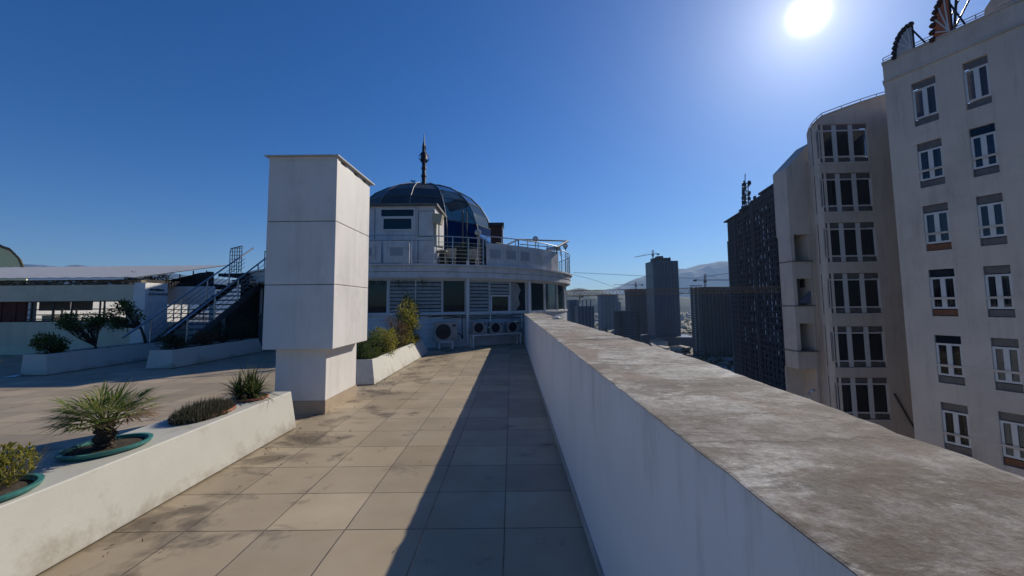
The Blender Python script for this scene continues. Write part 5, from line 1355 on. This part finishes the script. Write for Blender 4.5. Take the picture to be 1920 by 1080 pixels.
for h in lit:
    a, b_, z0, z1 = h
    if rng.random() < .75:
        w_ = (b_-a)*rng.choice([.4, .6, .9]); s0_ = a+rng.choice([0, .3, .6])*(b_-a-w_)
        if cnt < 90 and z0 > -25 and rng.random() < .55:
            MB().obox(P1, uh_, nh, s0_, s0_+w_, -.55, -.45, z0+.05, z1-.05).build('window', 'daylight_fill', hi); cnt += 1  # white panes colour in bright sky showing through the unfinished floors
        else: big.obox(P1, uh_, nh, s0_, s0_+w_, -.65, -.55, z0+.05, z1-.05)
tag(big.build('far_windows', 'towerrib', hi), kind='stuff')
mb = MB(); z = -57
while z < zA: blk(0 if z < zB else aS, LH, z-.25, z, -.25, 0, mb); z += fh
mb.build('floor_edge', 'conc', hi)
mb = MB()
for u in (1386, 1402, 1418, 1421, 1483): a = on_h(u, 560)[0]; blk(a-.5, a+.5, -60, zA if a > aS else zB, -.6, 0, mb)
mb.build('pier', 'conc', hi)
mb = MB(); z = zz = -55   # balcony slabs sticking out at the left end
while z < zB: blk(-2.5, 0, z, z+.5, 1, 12, mb); z += fh
mb.build('balcony_slab', 'concdark', hi)
mb = MB(); blk(-4, aS*.8, zB, zB+.8, -1, 20, mb); blk(aS*.4, aS*1.1, zB+3, zB+4, 2, 20, mb); blk(aS*1.0, aS*1.05, zB, zA+3, 2, 3, mb); blk(LH*.55, LH*.9, zA+2, zA+3, 2, 20, mb); blk(LH*.6, LH*.62, zA, zA+3, 4, 5, mb); blk(LH*.8, LH*.82, zA, zA+3, 4, 5, mb)
mb.build('formwork', 'concdark', hi)

zS = on_h(1370, 466)[1]; mb = MB(); blk(-5, 0, -60, zS, 2, 30, mb); mb.build('shoulder', 'concdark', hi)
mb = MB(); blk(-5.6, -5.1, -60, zS+6, 1, 1.6, mb); mb.build('hoist_mast', 'towerrib', hi)
a, b_ = at(1477, 450, 50), at(1500, 450, 50)
nb_ = thing('grey_block', 'narrow blue grey block squeezed between the high rise and the hotel balconies', 'building', (b_.x, 50, -60))
zt = at(1478, 335, 50).z; pl = [(a.x, 50), (b_.x+3, 50), (b_.x+6, 62), (a.x*1.24+.5, 62)]
MB().prism(pl, -60, zt).build('shaft', 'towergrey', nb_)
mb = MB(); z = -57
while z < zt: mb.prism([(x-.08*(i_ in (0, 3)), y-.08) for i_, (x, y) in enumerate(pl)], z, z+.5); z += 3
mb.build('floor_band', 'concdark', nb_)

# ------------------------------------------------------------------ cranes
def lattice(mb, p, q, w_, n_, r_, flat=False):
    p = Vector(p); q = Vector(q); d = (q-p).normalized(); a = d.cross(Vector((0, 0, 1)))
    if a.length < .1: a = Vector((1, 0, 0))
    a.normalize(); b_ = a.cross(d).normalized()
    cs = [(a*w_/2-b_*w_/2), (-a*w_/2-b_*w_/2), b_*w_*.55] if flat else [(a+b_)*w_/2, (a-b_)*w_/2, (-a-b_)*w_/2, (-a+b_)*w_/2]
    for c_ in cs: mb.tube([p+c_, q+c_], r_, 4)
    k = len(cs)
    for i in range(n_):
        s0_, s1_ = p.lerp(q, i/n_), p.lerp(q, (i+1)/n_); sm = s0_.lerp(s1_, .5)
        for j in range(k):
            c0, c1 = cs[j], cs[(j+1) % k]
            mb.tube([s0_+c0, sm+c1, s1_+c0], r_*.6, 4, cap=False)
cj = thing('near_crane', 'long lattice jib of a nearby tower crane crossing in front of the city towers', 'crane', tuple(at(1600, 545, 120)))
L0, L1 = at(1040, 551, 122), at(1640, 538, 118)
mb = MB(); lattice(mb, L0, L1, 1.5, 44, .11, True); mb.build('jib', 'crane', cj)
mp_ = at(1640, 538, 118); mb = MB(); lattice(mb, (mp_.x, mp_.y, -60), (mp_.x, mp_.y, mp_.z+10), 2.0, 30, .12); mb.build('mast', 'crane', cj)
mb = MB(); tp = Vector((mp_.x, mp_.y, mp_.z+10)); mb.tube([tp, at(1300, 522, 120), at(1075, 511, 121.5)], .07, 4); mb.tube([at(1040, 506, 121.5), at(1110, 524, 121.7), at(1175, 546, 121.8)], .05, 4)
mb.build('tie_cable', 'cable', cj)
def crane(nm_lb, u, vb, vt, Y, ul, ur, vj, r_=.35, w_=1.6, vjl=None):
    b0 = at(u, vb, Y); t0 = at(u, vt, Y); t = thing('tower_crane', nm_lb, 'crane', tuple(b0), 'tower cranes over the city')
    mb = MB(); lattice(mb, b0-Vector((0, 0, 2)), t0, w_, max(3, int((t0.z-b0.z)/3)), r_*.6); mb.build('mast', 'cranegrey', t)
    l = at(ul, vjl or vj, Y); r2 = at(ur, vj, Y); j = at(u, vj, Y)
    mb = MB(); lattice(mb, l, j, w_*.6, 10, r_*.5, True); lattice(mb, j, r2, w_*.6, 4, r_*.5, True); mb.build('jib', 'cranegrey', t)
    e = r2 if abs(ur-u) < abs(ul-u) else l
    MB().box(e.x-1.6, e.x+1.6, Y-1, Y+1, e.z-1.6, e.z+.4).build('counterweight', 'concdark', t)
    MB().box(j.x-1.3, j.x+1.3, Y-1.3, Y+1.3, j.z-3, j.z-.8).build('cab', 'concdark', t)
    mb = MB().tube([t0, l.lerp(j, .3)], .12, 4).tube([t0, r2], .12, 4); mb.build('tie', 'cable', t)
crane('tower crane on the left shoulder of the tallest blue tower', 1224, 497, 469, 602, 1190, 1234, 476, vjl=482)
crane('tower crane above the red topped brown tower', 1192, 546, 528, 700, 1150, 1204, 534)
crane('tower crane above the long slab block', 1322, 537, 514, 480, 1368, 1303, 525)
crane('small tower crane behind the leftmost residential blocks', 1087, 566, 550, 640, 1070, 1092, 556, .3, 1.3)
crane('small tower crane beside the slim pale tower', 1160, 575, 556, 900, 1140, 1166, 560, .4, 1.6)
# rooftop telecom mast on the high rise
q = at(1398, 400, 240); tm = thing('telecom_mast', 'dark lattice telecom mast crowded with dishes on top of the unfinished high rise', 'mast', tuple(q))
mb = MB(); tq = at(1397, 342, 240); lattice(mb, q, tq, 2.2, 8, .28); mb.tube([tq, at(1397, 326, 240)], .25, 4); mb.build('lattice', 'darkmetal', tm)
rng = random.Random(3); mb = MB()
for k in range(26):
    zz_ = rng.uniform(.1, 1.02); p = q.lerp(tq, zz_)+Vector((rng.choice([-1, 1])*rng.uniform(.8, 2.3), -1, 0)); s_ = rng.uniform(.3, .8)
    mb.box(p.x-s_, p.x+s_, p.y-.3, p.y+.3, p.z-s_*1.3, p.z+s_*1.3)
mb.build('antenna_panel', 'darkmetal', tm)

# ------------------------------------------------------------------ low city
rng = random.Random(55)
h0 = None
for i in range(150):
    Y = rng.uniform(420, 2200)*(1 if i % 3 else .9); x = Y*rng.uniform(.12, .62)
    if 560 < Y < 680 and .30*Y < x < .46*Y: continue
    w_, d_, hgt = rng.uniform(8, 22), rng.uniform(8, 22), rng.choice([4, 6, 6, 9, 12, 15]) if Y < 1500 else rng.choice([6, 12, 20])
    if h0 is None:
        h0 = thing('low_building', 'x', 'house', (0, 0, -60), 'low pale buildings spread on the plain between the towers')
        MB().box(-.5, .5, -.5, .5, -60, -59).build('wall', 'house', h0, loc=(0, 0, -60))
        mb = MB().add([(-.53, -.53, -59), (.53, -.53, -59), (.53, .53, -59), (-.53, .53, -59), (-.2, 0, -58.65), (.2, 0, -58.65)], [(0, 1, 5, 4), (1, 2, 5), (2, 3, 4, 5), (3, 0, 4)]); mb.build('roof', 'houseroof', h0, loc=(0, 0, -60))
        hh0 = h0
    else: hh0 = copy_tree(h0)
    hh0.location = (x, Y, -60); hh0.scale = (w_, d_, hgt); hh0.rotation_euler = (0, 0, rng.uniform(0, 1.5))
    hh0['label'] = 'small pale low building on the plain between the city towers'
trees = MB(); rng = random.Random(66)
recalc[0] = False
for i in range(2600):
    Y = rng.uniform(330, 2400); x = Y*rng.uniform(.08, .66); s_ = rng.uniform(2, 5); c_ = Vector((x, Y, -60+s_*.8))
    vs = [c_+rvec(rng).normalized()*s_*rng.uniform(.7, 1.2) for _ in range(7)]
    trees.add(vs, [(0, 1, 2), (2, 3, 4), (4, 5, 6), (0, 3, 5), (1, 4, 6), (0, 2, 6), (1, 3, 6), (0, 4, 5)])
tag(trees.build('woodland', 'leaf_dark'), 'dark scattered tree cover between the low buildings on the plain', 'trees', kind='stuff'); recalc[0] = True

# ------------------------------------------------------------------ haze
mt = bpy.data.materials.new('haze_air'); mt.use_nodes = True; n = mt.node_tree; n.nodes.clear()
o = n.nodes.new('ShaderNodeOutputMaterial'); v = n.nodes.new('ShaderNodeVolumePrincipled')
v.inputs['Color'].default_value = (.42, .64, 1, 1); v.inputs['Density'].default_value = 6e-5; v.inputs['Anisotropy'].default_value = .2
n.links.new(v.outputs[0], o.inputs['Volume'])
HZ = 12000
recalc[0] = False
hz = MB().box(-HZ, HZ, -300, HZ-200, -61, 905).build('haze', mt); recalc[0] = True
tag(hz, kind='stuff')
